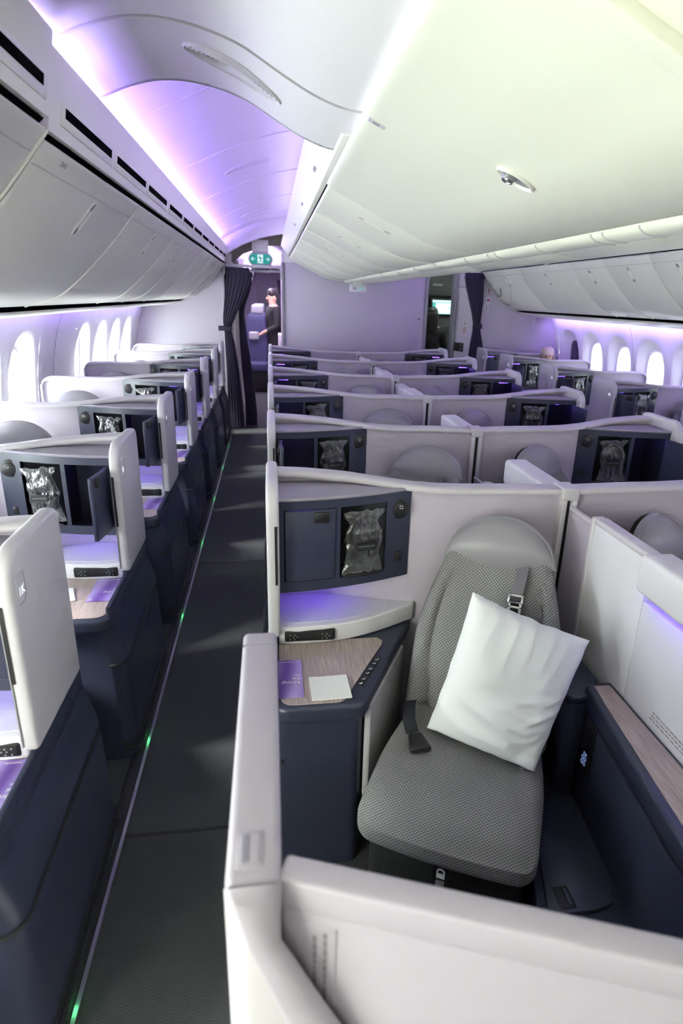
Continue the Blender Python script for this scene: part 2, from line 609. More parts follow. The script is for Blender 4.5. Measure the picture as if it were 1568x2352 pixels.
def window_patch(sg, yc, h0, h1):
    mb = MB()
    per = []
    m_ = 9
    for k in range(m_):
        per.append((h1, -1+2*k/m_))
    for k in range(m_):
        per.append((h1-(h1+h0)*k/m_, 1))
    for k in range(m_):
        per.append((-h0, 1-2*k/m_))
    for k in range(m_):
        per.append((-h0+(h1+h0)*k/m_, -1))
    rings = []
    hb, ht = ZC-ZB, ZT-ZC
    R = [p for p in per]
    rect = [(dy, (dz*ht if dz > 0 else dz*hb)) for dy, dz in R]
    angs = [math.atan2(z, y) for y, z in rect]
    def ring(a, b_, d, dz=0):
        out = []
        for t in angs:
            y, z = superell(a, b_, t)
            out.append(wallpt(sg, yc+y, ZC+dz+z, d))
        return out
    rings.append([wallpt(sg, yc+y, ZC+z) for y, z in rect])
    rings.append(ring(.262, .395, 0))
    rings.append(ring(.252, .382, .006))
    rings.append(ring(.225, .335, .045))
    rings.append(ring(.195, .280, .085))
    rings.append(ring(.187, .266, .090))
    rings.append(ring(.182, .260, .083))
    rings.append(ring(.175, .252, .086))
    rings.append(ring(.170, .246, .105))
    if sg < 0:
        rings = [q[::-1] for q in rings]
    mb.loft(rings, True, False)
    return mb
def pane_mesh(sg, yc):
    mb = MB()
    n = 40
    for d in (.098, .102):
        ring = [wallpt(sg, yc+superell(.172, .248, 2*math.pi*k/n)[0], ZC+superell(.172, .248, 2*math.pi*k/n)[1], d) for k in range(n)]
        mb.add(ring, [tuple(range(n))])
    return mb
WIN = {-1: [8.33, 7.70, 7.07, 6.42, 4.87, 4.24, 3.61, 2.6, 1.97, 1.34, .5], 1: [7.98, 7.38, 6.75, 6.13, 5.50, 4.87, 3.6, 2.97, 2.0]}
wn = 0
for sg, side in ((-1, 'left'), (1, 'right')):
    wl = struct('wall_'+side, strip(sg, YF, 18, 0, ZB).mesh('wall'), 'wallmat', label='white curved cabin sidewall on the '+side)
    obj('upper_panel', strip(sg, YF, 18, ZT, 1.76, 2).mesh('wall'), 'wallmat', wl)
    ys = sorted(WIN[sg])
    b_ = [YF]
    prev = YF
    for i, y in enumerate(ys):
        lo = (ys[i-1]+y)/2 if i and y-ys[i-1] < .72 else y-.315
        hi = (ys[i+1]+y)/2 if i < len(ys)-1 and ys[i+1]-y < .72 else y+.315
        if lo-prev > .01:
            obj('wall_panel', strip(sg, prev, lo, ZB, ZT).mesh('wall'), 'wallmat', wl)
        prev = hi
        wn += 1
        dim = sg > 0 and y > 7.9
        wo = struct('window_%d' % wn, window_patch(sg, y, y-lo, hi-y).mesh('window', smooth=50), 'wallmat',
                    label='oval cabin window with a deep white surround')
        p = obj('pane', pane_mesh(sg, y).mesh('pane', smooth=0), 'glassdim' if dim else ('pane' if sg < 0 else 'pane_daylight_cut'), wo)
        if dim:
            p['label'] = 'darkened window pane'
    obj('wall_panel', strip(sg, prev, 18, ZB, ZT).mesh('wall'), 'wallmat', wl)
    # slim vertical seam strips between wall panels
    for y in ((5.56,) if sg < 0 else (6.44,)):
        obj('seam_strip', MB().tube([wallpt(sg, y, z, -.001) for z in frange(ZB, ZT, 8)], .004, 6).mesh('seam'), 'cap', wl)

# outer skin that closes the fuselage, front and rear end
def skin_poly(d):
    pts = []
    for k in range(25):
        a = math.pi*k/24
        pts.append((XC+(3.0+d)*math.cos(a), 1.55+(1.5+d)*math.sin(a)))
    return pts
ce = struct('ceiling', MB().loft([[(x, y, z) for x, z in skin_poly(0)+skin_poly(.03)[::-1]] for y in (YF, 18)]).mesh('ceiling'), 'bin', label='white cabin ceiling')
struct('wall_front', MB().box(-1.95, 4.1, YF-.05, YF, 0, 3).mesh('wall_front', smooth=0), 'bulkhead', label='pale wall behind the viewer')
struct('wall_back', MB().box(-1.95, 4.1, 18, 18.05, 0, 3).mesh('wall_back', smooth=0), 'bulkhead', label='far end wall of the rear cabin')

# ------------------------------------------------------------------ ceiling vault
VP_ = resample([(-.78, 2.36), (-.70, 2.44), (-.58, 2.522), (-.342, 2.636), (-.174, 2.708), (.074, 2.787), (.35, 2.84), (.7, 2.87), (XC, 2.88)], 4)
VP_ = VP_ + [(2*XC-x, z) for x, z in VP_[::-1][1:]]
def band(prof, y0, y1, th=.015, dz=0, r=0):
    mb = MB()
    poly = [(x, z+dz) for x, z in prof] + [(x, z+dz+th) for x, z in prof[::-1]]
    return mb.prism(poly, y0, y1, 'y')
vs_ = [2.56, 3.15, 4.35, 5.65, 6.95, 8.2, 8.78]
for a, b_ in zip(vs_[:-1], vs_[1:]):
    obj('ceiling_panel', band(VP_, a+.002, b_-.002).mesh('ceiling_panel'), 'ceil', ce)
for y in vs_[1:-1]:
    obj('ceiling_rib', MB().tube([(x, y, z-.001) for x, z in VP_], .0055, 6).mesh('rib'), 'white', ce)
NP = resample([(-.78, 2.375), (-.70, 2.405), (-.62, 2.440), (-.545, 2.468), (-.465, 2.502), (-.35, 2.530), (-.217, 2.526), (-.08, 2.492), (.04, 2.430), (.13, 2.386), (.22, 2.357), (.32, 2.348), (.48, 2.348)], 4)
obj('ceiling_panel', band(NP, 2.052, 2.565, .03).mesh('near_panel'), 'ceil', ce)
obj('ceiling_panel', band(NP, YF, 2.028, .03).mesh('near_panel'), 'ceil', ce)
obj('ceiling_gap', band(NP, 2.024, 2.056, .01, .018).mesh('gap'), 'void', ce)
# the closing face above the lowered front arch
top = [(x, z) for x, z in NP]+[(.45, 2.9), (-.9, 2.9)]
obj('arch_face', MB().prism(top, 2.54, 2.56, 'y').mesh('arch_face'), 'ceil', ce)
RP = [(2*XC-x, z) for x, z in NP[::-1]]
obj('ceiling_panel', band(RP, YF, 2.56, .03).mesh('near_panel'), 'ceil', ce)
def on_prof(prof, x):
    for (a, p), (b_, q) in zip(prof[:-1], prof[1:]):
        if min(a, b_) <= x <= max(a, b_):
            t = (x-a)/(b_-a) if b_ != a else 0
            nx = Vector((b_-a, 0, q-p)).normalized()
            return p+(q-p)*t, nx
    return prof[-1][1], Vector((1, 0, 0))
def ceil_oval(prof, x0, y0, a, b_, rot, name, nrings):
    c, s = math.cos(rot), math.sin(rot)
    def at(u, v, h):
        x, y = x0+u*c-v*s, y0+u*s+v*c
        return (x, y, on_prof(prof, x)[0]-h)
    n = 48
    def ring(sc, h):
        bb = max(.15*b_, b_-(1-sc)*a*.55)
        return [at(a*sc*math.cos(2*math.pi*k/n), bb*math.sin(2*math.pi*k/n), h) for k in range(n)]
    o = obj(name, MB().loft([ring(1, -.006), ring(1, .004), ring(.975, .007), ring(.95, .002), ring(.6, .002), ring(.2, .002)], True, True).mesh(name), 'white', ce)
    for j in range(nrings):
        r_ = ring(.90-.09*j, .0035)
        obj('grille_ring', MB().tube(r_+[r_[0]], .0022, 5).mesh('grille_ring'), 'white', o)
    return o
ceil_oval(NP, -.098, 2.26, .155, .070, math.radians(24), 'speaker_grille', 8)
ceil_oval(VP_, -.14, 5.05, .165, .10, math.radians(0), 'ceiling_lamp', 0)
ceil_oval(VP_, -.14, 7.7, .165, .10, math.radians(0), 'ceiling_lamp', 0)
# end of the vault above the aisle
tr = [(-.75, 2.25), (-.60, 2.285), (-.45, 2.385), (-.33, 2.45), (-.1, 2.54), (.17, 2.60), (.3, 2.62), (.3, 2.95), (-.75, 2.95)]
struct('trim_4', MB().prism(tr, 8.76, 8.84, 'y', .01).mesh('transom'), 'ceil', label='pale curved transom above the aisle exit')
tr2 = [(-.75, 2.18), (-.55, 2.20), (-.35, 2.36), (-.05, 2.47), (.3, 2.50), (.3, 2.95), (-.75, 2.95)]
struct('trim_5', MB().prism(tr2, 9.15, 9.22, 'y').mesh('transom2'), 'beige', label='grey beige edge of the galley ceiling behind the exit sign')

# ------------------------------------------------------------------ vent panels and coves
VPN = [(-.578, 2.238), (-.545, 2.434), (-.553, 2.437), (-.585, 2.345), (-.78, 2.345), (-.78, 2.238)]
def vent_panel(name, y0, y1, slots, dx=0, dz=0, mir=False, label=None):
    f_ = (lambda x: 2*XC-x) if mir else (lambda x: x)
    poly = [(f_(x+dx), z+dz) for x, z in VPN]
    o = struct(name, MB().prism(poly, y0, y1, 'y').mesh('vent_panel'), 'bin', label=label)
    ux = Vector((.033, 0, .196)).normalized()
    nx = Vector((ux.z, 0, -ux.x))
    c0 = Vector((-.5665+dx, 0, 2.305+dz))
    for (a, b2) in slots:
        if mir:
            M = Matrix.Scale(-1, 4, (1, 0, 0))
            continue
        M = frame((c0.x, (a+b2)/2, c0.z), (0, 1, 0), ux, nx)
        hl = (b2-a)/2
        fr = MB().rbox(-hl-.012, hl+.012, -.036, .030, -.004, .003, .006, 2, M)
        g = obj('grille_frame', fr.mesh('grille_frame'), 'bin', o)
        obj('air_slot', MB().box(-hl+.02, hl-.02, -.010, .016, .0, .0042, M).mesh('air_slot', smooth=0), 'void', g)
    return o
sl = [(2.09, 2.67), (2.72, 3.33), (3.37, 3.95), (4.03, 4.59), (4.66, 5.22), (5.28, 5.84), (5.9, 6.46), (6.52, 7.08), (7.14, 7.7), (7.76, 8.32), (8.38, 8.86)]
vent_panel('trim_6', 1.985, 8.98, sl, label='white panel with a row of black air slots above the left bins')
vent_panel('trim_7', YF, 1.965, [(1.0, 1.92), (.05, .9)], .012, .024, label='front white panel with black air slots at the upper left')
vent_panel('trim_8', YF, 8.38, [], mir=True, label='white cove panel above the right bins')
CVN = [(.250, 2.344), (.155, 2.47), (.166, 2.477), (.22, 2.44), (.60, 2.44), (.60, 2.344)]
cv = struct('trim_9', MB().prism(CVN, 2.30, 8.85, 'y', .004).mesh('cove'), 'bin', label='bright white cove panel above the centre bins')
for y in (3.15, 4.3, 5.5):
    dd = Vector((-.107, 0, .142)).normalized()
    nn = Vector((-dd.z, 0, dd.x))
    M = frame((.215, y, 2.392), (0, 1, 0), dd, nn)
    obj('latch_slot', MB().rbox(-.05, .05, -.008, .008, -.002, .004, .004, 2, M).mesh('latch_slot'), 'grey', cv)
struct('trim_10', MB().prism([(2*XC-x, z) for x, z in CVN], 2.30, 8.85, 'y').mesh('cove'), 'bin', label='white cove panel on the right of the centre bins')

# ------------------------------------------------------------------ overhead bins
LD = resample([(-1.150, 1.751), (-1.125, 1.760), (-.998, 1.801), (-.91, 1.865), (-.836, 1.933), (-.76, 2.01), (-.691, 2.087), (-.632, 2.158), (-.588, 2.211)], 3)
def prof_offset(prof, d):
    out = []
    for i, p in enumerate(prof):
        a, b_ = prof[max(0, i-1)], prof[min(len(prof)-1, i+1)]
        t = Vector((b_[0]-a[0], b_[1]-a[1])).normalized()
        out.append((p[0]-t.y*d, p[1]+t.x*d))
    return out
def bin_handle(parent, prof, x, y, f_, L=.155, material='bin'):
    z, tx = on_prof(prof, x)
    if tx.z < 0:
        tx = -tx
    tx = Vector((f_(tx.x)-f_(0), 0, tx.z))
    nrm = Vector((0, 1, 0)).cross(tx)
    if nrm.z > 0:
        nrm = -nrm
    M = frame((f_(x), y, z), tx, nrm.cross(tx), nrm)
    hl, hwid = L/2, .026
    cap = [(hl-hwid+hwid*math.cos(a), hwid*math.sin(a)) for a in [math.pi*(-.5+k/8) for k in range(9)]]
    cap += [(-hl+hwid+hwid*math.cos(a), hwid*math.sin(a)) for a in [math.pi*(.5+k/8) for k in range(9)]]
    ring = MB()
    ring.loft([[(p[0]*s, p[1]*(1-(1-s)*3), h) for p in cap] for s, h in ((1, -.004), (1, .003), (.96, .004), (.92, .001))], True, True, M)
    h = obj('handle', ring.mesh('handle'), material, parent)
    for e in (-1, 1):
        rec = [(e*(hl-.005-.017*(1-math.cos(math.pi*k/8))/1), .018*math.sin(math.pi*k/8)*(1 if True else 1)) for k in range(9)]
        rec = rec+[(p[0], -p[1]) for p in rec[::-1][1:-1]]
        obj('recess_shade', MB().add([(p[0], p[1], .0022) for p in rec], [tuple(range(len(rec)))] , M).mesh('recess', smooth=0), 'pad', h)  # shading of the recess, laid on as a darker flat patch
    return h
LIPP = [(-1.178, 1.728), (-1.192, 1.716), (-1.22, 1.706), (-1.35, 1.684), (-1.52, 1.668), (-1.655, 1.662), (-1.70, 1.68), (-1.70, 1.70), (-1.30, 1.712), (-1.20, 1.726)]
def overhead(side, i, n, y0, y1, hy, dx=0, dz=0, name_lbl=''):
    f_ = (lambda x: x) if side == 'left' else (lambda x: 2*XC-x)
    grp = 'overhead bins along the %s side' % side
    pr = [(x+dx, z+dz) for x, z in LD]
    t = thing('overhead_bin', name_lbl, 'overhead bin', (0, 0, 0), 0, grp)
    inner = prof_offset(pr, .022)
    def fix(poly):
        return [(f_(x), z) for x, z in poly]
    obj('door', MB().prism(fix(pr+inner[::-1]), y0+.004, y1-.004, 'y', .003, 2).mesh('bin_door'), 'bin', t)
    bpoly = inner+[(-.592+dx, 2.236+dz), (-1.72, 2.30), (-1.72, 1.715), (-1.30, 1.722), (-1.205, 1.734)]
    obj('body', MB().prism(fix(bpoly), y0+.002, y1-.002, 'y').mesh('bin_body'), 'void', t)
    obj('lip', MB().prism(fix(LIPP), y0+.002, y1-.002, 'y', .003, 2).mesh('bin_lip'), 'bin', t)
    obj('edge_rib', MB().tube([(f_(x), y1, z) for x, z in prof_offset(pr, -.0005)], .0055, 6).mesh('rib'), 'bin', t)
    rl = [(-.60+dx, 2.205+dz), (-.584+dx, 2.22+dz), (-.582+dx, 2.226+dz), (-.60+dx, 2.23+dz)]
    zg, tg_ = on_prof(pr, -.632+dx)
    obj('groove_line', MB().tube([(f_(-.632+dx+.001), y0+.01, zg-.001), (f_(-.632+dx+.001), y1-.01, zg-.001)], .0016, 5).mesh('groove'), 'cap', t)
    if hy:
        h = bin_handle(t, pr, -.69+dx, hy, f_)
    return t
ords = ['nearest', 'second', 'third', 'fourth', 'fifth', 'sixth', 'seventh', 'eighth', 'ninth', 'tenth']
LS = [(.55, 1.965), (1.975, 3.25), (3.25, 4.53), (4.53, 5.27), (5.27, 6.15), (6.15, 7.1), (7.1, 8.05), (8.05, 9.0)]
LH = [None, 2.67, 3.96, 4.93, 5.55, 6.45, 7.4, 8.4]
lb = None
for i, ((a, b_), h) in enumerate(zip(LS, LH)):
    near = i == 0
    o = overhead('left', i, len(LS), a, b_, h, .012 if near else 0, .024 if near else 0,
                 'white curved overhead bin on the left wall, %s from the camera' % ords[i])
    if i == 1:
        lb = o
RS = [(2.0, 3.2), (3.2, 3.9), (3.9, 4.53), (4.53, 5.2), (5.2, 5.80), (5.80, 7.07), (7.07, 8.4)]
RH = [None, None, 4.25, 4.89, 5.52, 6.46, 7.62]
for i, ((a, b_), h) in enumerate(zip(RS, RH)):
    overhead('right', i, len(RS), a, b_, h, 0, 0, 'white curved overhead bin above the right windows, %s from the camera' % ords[i])
# row marking on the second left bin
z, tx = on_prof(LD, -.612)
nrm = Vector((tx.z, 0, -tx.x))
text_obj('row_number', '2 H K', .022, 'ink', lb, frame((-.612+.002, 2.16, z-.0), (0, 1, 0), tx, nrm))

# centre bins and the smooth soffit in front of them
CDp = resample([(.272, 2.306), (.33, 2.281), (.407, 2.245), (.5, 2.2), (.598, 2.157), (.7, 2.11), (.815, 2.075), (.92, 2.06), (.995, 2.056)], 3)
CRp = resample([(1.125, 2.035), (1.2, 2.022), (1.30, 2.022), (1.42, 2.05), (1.52, 2.10), (1.62, 2.16), (1.72, 2.215), (1.82, 2.265), (1.925, 2.315)], 3)
def centre_bin(y0, y1, hy, lbl, grp):
    t = thing('overhead_bin', lbl, 'overhead bin', (0, 0, 0), 0, grp)
    inner = [(x, z+.02) for x, z in CDp]
    obj('door', MB().prism(CDp+inner[::-1], y0+.004, y1-.004, 'y', .003, 2).mesh('bin_door'), 'soffit', t)
    obj('body', MB().prism([(x, z) for x, z in inner]+[(1.06, 2.09), (1.06, 2.343), (.275, 2.343)], y0, y1, 'y').mesh('bin_body'), 'void', t)
    obj('edge_rib', MB().tube([(x, y1, z-.0005) for x, z in CDp], .005, 6).mesh('rib'), 'soffit', t)
    if hy:
        bin_handle(t, CDp, .525, hy, lambda x: x, .19, 'soffit')
    return t
CS = [(3.06, 3.92), (3.92, 4.92), (4.92, 5.8), (5.8, 6.8), (6.8, 7.8), (7.8, 8.88)]
for i, ((a, b_), h) in enumerate(zip(CS, (3.32, 4.35, 5.35, 6.2, 7.2, 8.2))):
    centre_bin(a, b_, h, 'cream-lit centre overhead bin over the aisle seats, %s behind the smooth soffit' % ('first' if i == 0 else ords[i]), 'centre overhead bins, left facing')
RCS = [(1.3, 2.5), (2.5, 3.7), (3.7, 4.9), (4.9, 6.1), (6.1, 7.4), (7.4, 8.88)]
for i, (a, b_) in enumerate(RCS):
    t = thing('overhead_bin', 'cream-lit centre overhead bin facing the right aisle, %s from the camera' % ords[i], 'overhead bin', (0, 0, 0), 0, 'centre overhead bins, right facing')
    obj('door', MB().prism(CRp+[(x, z+.02) for x, z in CRp[::-1]], a+.004, b_-.004, 'y', .003, 2).mesh('bin_door'), 'soffit', t)
    obj('body', MB().prism([(x, z+.02) for x, z in CRp]+[(1.91, 2.33), (1.125, 2.33)], a, b_, 'y').mesh('bin_body'), 'void', t)
    h = bin_handle(t, CRp, 1.45, (a+b_)/2+.05, lambda x: x, .16, 'soffit')
    if i == 1:
        obj('release_button', MB().rgrid((.012, .008, .006), .005, 4, None, Matrix.Translation((1.40, (a+b_)/2+.12, 2.042))).mesh('button'), 'red', h)
# rounded latch rail along the underside, in short sections
rail = struct('trim_11', MB().prism([(1.0, 2.06), (1.005, 2.045), (1.02, 2.034), (1.05, 2.028), (1.09, 2.028), (1.115, 2.036), (1.12, 2.06)], .4, 8.88, 'y').mesh('latch_rail', smooth=50), 'soffit', label='cream-lit rounded latch rail along the underside of the centre bins')
for y in [1.05, 1.25, 1.32, 1.7, 1.9, 1.97, 2.4, 2.85, 2.95, 3.3, 3.9, 4.5, 5.1, 5.8]:
    obj('rail_joint', MB().tube([(1.0, y, 2.052), (1.004, y, 2.044), (1.02, y, 2.033), (1.05, y, 2.027), (1.09, y, 2.027)], .003, 5).mesh('joint'), 'cap', rail)
obj('rail_gap', MB().box(.985, 1.01, .4, 8.88, 2.066, 2.075).mesh('rail_gap', smooth=0), 'void', rail)

SOF = resample([(.262, 2.324), (.266, 2.314), (.285, 2.300), (.33, 2.281), (.407, 2.245), (.5, 2.2), (.598, 2.157), (.7, 2.11), (.815, 2.075), (.92, 2.06), (.995, 2.056)], 3)
sof = struct('trim_12', MB().prism(SOF+[(x+.008, z+.010) for x, z in SOF[::-1]], .95, 3.055, 'y').mesh('soffit', smooth=60), 'soffit', label='large smooth cream-lit soffit panel at the upper right')
ns = [(.262, 2.326), (.268, 2.318)]+[(x, z+.022) for x, z in SOF[6:-1]]+[(1.0, 2.075), (1.3, 2.06), (1.9, 2.1)]
obj('front_panel', MB().prism(ns+[(x+.008, z+.012) for x, z in ns[::-1]], YF, .945, 'y').mesh('soffit_front', smooth=60), 'soffit', sof)
obj('front_lip', MB().prism([(x, z-.0015) for x, z in SOF[4:-1]]+[(x, z+.024) for x, z in SOF[4:-1]][::-1], .930, .975, 'y', .010, 4).mesh('soffit_lip', smooth=60), 'soffit', sof)
obj('back_cover', MB().box(.60, 1.9, YF, 3.05, 2.33, 2.34).mesh('cover', smooth=0), 'soffit', sof)
for (x, y, w_) in ((.30, 1.91, .01),):
    z, tx = on_prof(CDp, x)
    nrm = Vector((0, 1, 0)).cross(tx)
    if nrm.z > 0:
        nrm = -nrm
    M = frame((x, y, z), (0, 1, 0), tx, nrm)
    q = obj('label_plate', MB().rbox(-.016, .016, -.026, .026, -.001, .0015, .001, 1, M).mesh('plate'), 'cap', sof)
    for k in (-1, 1):
        obj('print_line', MB().box(k*.004-.0015, k*.004+.0015, -.012, .008, .001, .002, M).mesh('print', smooth=0), 'inkgrey', q)
# swivel lamp in a lens-shaped bezel
z, tx = on_prof(CDp, .628)
nrm = Vector((0, 1, 0)).cross(tx)
if nrm.z > 0:
    nrm = -nrm
Ml = frame((.628, 1.676, z), tx, nrm.cross(tx), nrm)
rd = thing('spot_lamp', 'small swivel spot lamp in a lens-shaped bezel on the soffit', 'lamp')
def vesica(a, b_, n=20):
    return [(a*math.cos(2*math.pi*k/n), b_*math.copysign(abs(math.sin(2*math.pi*k/n))**1.35, math.sin(2*math.pi*k/n))) for k in range(n)]
obj('bezel', MB().loft([[(p[0]*s, p[1]*s, h) for p in vesica(.058, .030)] for s, h in ((1.0, -.003), (1.0, .006), (.94, .009), (.82, .003))], True, True, Ml).mesh('bezel'), 'bin', rd)
obj('well', MB().prism(vesica(.046, .023), .0031, .0036, 'z', M=Ml).mesh('well', smooth=0), 'grey', rd)
ball = obj('lamp_ball', MB().rgrid((.019, .019, .013), .0129, 8, None, Ml @ Matrix.Translation((-.018, 0, .006))).mesh('ball'), 'lens', rd)
obj('lamp_rim', MB().tube([(-.018+.014*math.cos(2*math.pi*k/20), .014*math.sin(2*math.pi*k/20), .018) for k in range(21)], .002, 6, Ml).mesh('rim'), 'silver', ball)

# ------------------------------------------------------------------ rear bulkheads
struct('wall_rear_left', MB().prism([(-1.83, 0), (-.61, 0), (-.61, 2.55), (-1.83, 2.55)], YL, YL+.05, 'y').mesh('bulkhead', smooth=0), 'bulkhead', label='pale lilac bulkhead at the end of the left seats')
wr = struct('wall_rear_right', MB().prism([(2.86, 0), (4.05, 0), (4.05, 2.55), (2.86, 2.55)], YR, YR+.05, 'y').mesh('bulkhead', smooth=0), 'bulkhead', label='pale lilac bulkhead behind the right window seats')
wc = struct('wall_rear_centre', MB().rbox(.20, 2.17, 8.90, 8.96, 0, 2.262, .004).mesh('bulkhead'), 'bulkhead', label='large plain lilac monument wall behind the centre seats')
obj('upper_panel', MB().box(.19, 2.2, 8.885, 8.94, 2.266, 2.9).mesh('upper', smooth=0), 'ceil', wc)
obj('edge_post', MB().rbox(.165, .199, 8.88, 8.98, 0, 2.262, .008).mesh('post'), 'grey', wc)
obj('edge_post', MB().rbox(2.172, 2.215, 8.88, 9.0, 0, 2.2, .008).mesh('post'), 'grey', wc)
obj('wall_stud', MB().disc((2.10, 1.585), .011, 8.892, 8.90, 12).mesh('stud'), 'ink', wc)
obj('side_panel', MB().box(.18, .20, 8.96, 10.6, 0, 2.4).mesh('side', smooth=0), 'bulkhead', wc)
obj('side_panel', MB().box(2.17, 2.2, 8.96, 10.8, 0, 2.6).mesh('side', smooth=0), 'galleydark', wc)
# aisle exit jamb on the left
lj = struct('trim_13', MB().rbox(-.62, -.57, 9.05, 9.12, 0, 2.3, .01).mesh('jamb'), 'alum', label='metal jamb of the left aisle exit')
obj('corner_post', MB().rbox(-.52, -.43, 9.55, 9.65, 0, 2.3, .03, 4).mesh('post'), 'bin', lj)
obj('galley_panel', MB().box(-.75, -.50, 9.05, 10.4, 0, 2.35).mesh('panel', smooth=0), 'bin', lj)
obj('wall_edge', MB().rbox(-.64, -.60, 8.985, 9.06, 0, 2.35, .01).mesh('edge'), 'bulkhead', lj)
# right doorway wall (angled lavatory wall)
lv = struct('wall_lavatory', MB().prism([(2.62, 9.02), (2.87, 8.42), (2.92, 8.44), (2.67, 9.04)], 0, 2.6, 'z').mesh('lav_wall', smooth=0), 'bulkhead', label='lilac lavatory wall beside the right doorway')
dv = Vector((.25, -.60, 0)).normalized()
nv = Vector((-dv.y*-1, 0, 0))
nv = Vector((dv.y, -dv.x, 0))
if nv.y > 0:
    nv = -nv
Mv = frame((2.62, 9.02, 0), dv, (0, 0, 1), nv)
obj('door_jamb', MB().rbox(-.03, .10, 0, 2.5, .0, .02, .006, 2, Mv).mesh('jamb'), 'grey', lv)
obj('pull_strip', MB().rbox(.12, .135, .2, 1.95, .0, .012, .004, 2, Mv).mesh('strip'), 'alum', lv)
obj('door_seam', MB().box(.1, .62, 2.03, 2.045, .0, .004, Mv).mesh('seam', smooth=0), 'grey', lv)
hp = obj('handle_plate', MB().rbox(.10, .31, 1.16, 1.28, .0, .012, .01, 3, Mv).mesh('plate'), 'black', lv)
for z in (1.19, 1.245):
    obj('knob', MB().rbox(.24, .275, z-.012, z+.012, .01, .02, .008, 3, Mv).mesh('knob'), 'silver', hp)
st = obj('door_sticker', MB().box(.27, .33, 1.40, 1.58, .0, .003, Mv).mesh('sticker', smooth=0), 'cap', lv)
obj('print_mark', MB().tube([(.30+.02*math.cos(2*math.pi*k/16), 1.46+.035*math.sin(2*math.pi*k/16), .004) for k in range(17)], .005, 5, Mv).mesh('mark'), 'red', st)
obj('print_mark', MB().box(.295, .305, 1.53, 1.565, .003, .005, Mv).mesh('mark', smooth=0), 'ink', st)
# stickers on the right bulkhead
sx_, sz_ = 2.925, 1.87
for k, (dz, kind) in enumerate(((.115, 'a'), (.0, 'b'), (-.09, 'c'))):
    s_ = obj('wall_sticker', MB().box(sx_-.028-.006*k, sx_+.028-.006*k, YR-.004, YR, sz_+dz-.042, sz_+dz+.042).mesh('sticker', smooth=0), 'white', wr)
    x0 = sx_-.006*k
    zz = sz_+dz
    if kind == 'a':
        obj('print_mark', MB().box(x0-.008, x0+.0, YR-.006, YR-.003, zz-.03, zz+.025).box(x0-.008, x0+.015, YR-.006, YR-.003, zz+.016, zz+.028).mesh('mark', smooth=0), 'red', s_)
    elif kind == 'b':
        obj('print_mark', MB().prism([(x0-.024, zz-.016), (x0-.004, zz-.016), (x0-.004, zz+.004)], YR-.006, YR-.003, 'y').mesh('mark', smooth=0), 'ink', s_)
        obj('print_mark', MB().disc((x0+.010, zz), .016, YR-.006, YR-.003, 12).mesh('mark', smooth=0), 'red', s_)
    else:
        obj('print_mark', MB().box(x0-.004, x0+.004, YR-.006, YR-.003, zz-.02, zz+.028).prism([(x0-.018, zz-.010), (x0, zz-.034), (x0+.018, zz-.010), (x0, zz-.022)], YR-.006, YR-.003, 'y').mesh('mark', smooth=0), 'ink', s_)
# ------------------------------------------------------------------ suite furniture
FY = [(.04, -.222), (.13, -.215), (.21, -.203), (.29, -.185), (.40, -.152), (.52, -.104)]
def fy(x):
    return interp(FY, x)
G = [(0, 0), (.19, 0), (.30, -.03), (.42, -.075), (.52, -.10), (.60, -.106), (2, -.106)]
def gx(x):
    return interp(G, x)
ZCAP = [(0, 1.246), (.10, 1.243), (.25, 1.235), (.4, 1.225), (.52, 1.214), (.62, 1.206), (.72, 1.202), (.9, 1.200), (1.1, 1.194)]
def zc(x, W, win):
    z = interp(ZCAP, x)
    if win:
        z += .012*smoothstep(.5, 1.0, x)
        t = (x-(W-.06))/.06
        if t > 0:
            z -= .06*(1-math.sqrt(max(0, 1-t*t)))
    return z
CZ0, CZ1 = .858, 1.198
def curved(x0, x1, z0, z1, off, th, n=10):
    mb = MB()
    rings = []
    for x in frange(x0, x1, n):
        y = fy(x)+off
        rings.append([(x, y, z0), (x, y, z1), (x, y+th, z1), (x, y+th, z0)])
    return mb.loft(rings)
def m_shell(W, win):
    mb = MB()
    xs = frange(.03, W, 36) if not win else frange(.03, W-.06, 30)+[W-.06+.06*k/8 for k in range(1, 9)]
    zb = .40 if win else .02
    rings = []
    for x in xs:
        zt = zc(x, W, win)-.018
        yb = gx(x)+.052
        rings.append([(x, gx(x), zb), (x, gx(x), zt), (x, yb, zt), (x, yb, zb)])
    return mb.loft(rings)
def m_cap(W, win):
    mb = MB()
    xs = frange(.03, W, 36) if not win else frange(.03, W-.06, 30)+[W-.06+.06*k/8 for k in range(1, 9)]
    rings = []
    for x in xs:
        z = zc(x, W, win)
        g_ = interp([(0, 0), (.15, -.004), (.30, -.03), (.42, -.075), (.52, -.10), (.60, -.106), (2, -.106)], x)
        f_, k_ = g_-.026, g_+.064
        sec = [(f_+.004, -.022), (f_, -.014), (f_+.003, -.006), (f_+.014, -.001), (f_+.03, 0), (k_-.02, 0), (k_-.006, -.004), (k_, -.014), (k_-.002, -.03)]
        rings.append([(x, y, z+dz) for y, dz in sec])
    mb.loft(rings)
    if win:
        mb.rbox(W-.004, W+.008, -.13, -.045, .45, zc(W, W, win)+.004, .004)
    return mb
def m_wing(win):
    poly = [(.085, .715), (-.285, .715), (-.285, 1.16)] + fan(-.195, 1.172, .09, 180, 90, 6) + fan(.045, 1.222, .04, 90, 0, 5)
    return MB().prism(poly, 0, .042, 'x', .013, 3)
def m_cabtop():
    front = [(x, fy(x)+.004) for x in frange(.04, .52, 12)]
    poly = front+[(.52, 0), (.04, 0)]
    mb = MB().prism(poly, CZ1-.010, CZ1+.004, 'z')
    mb.tube([(x, y-.003, CZ1+.001) for x, y in front], .0065, 6)
    return mb
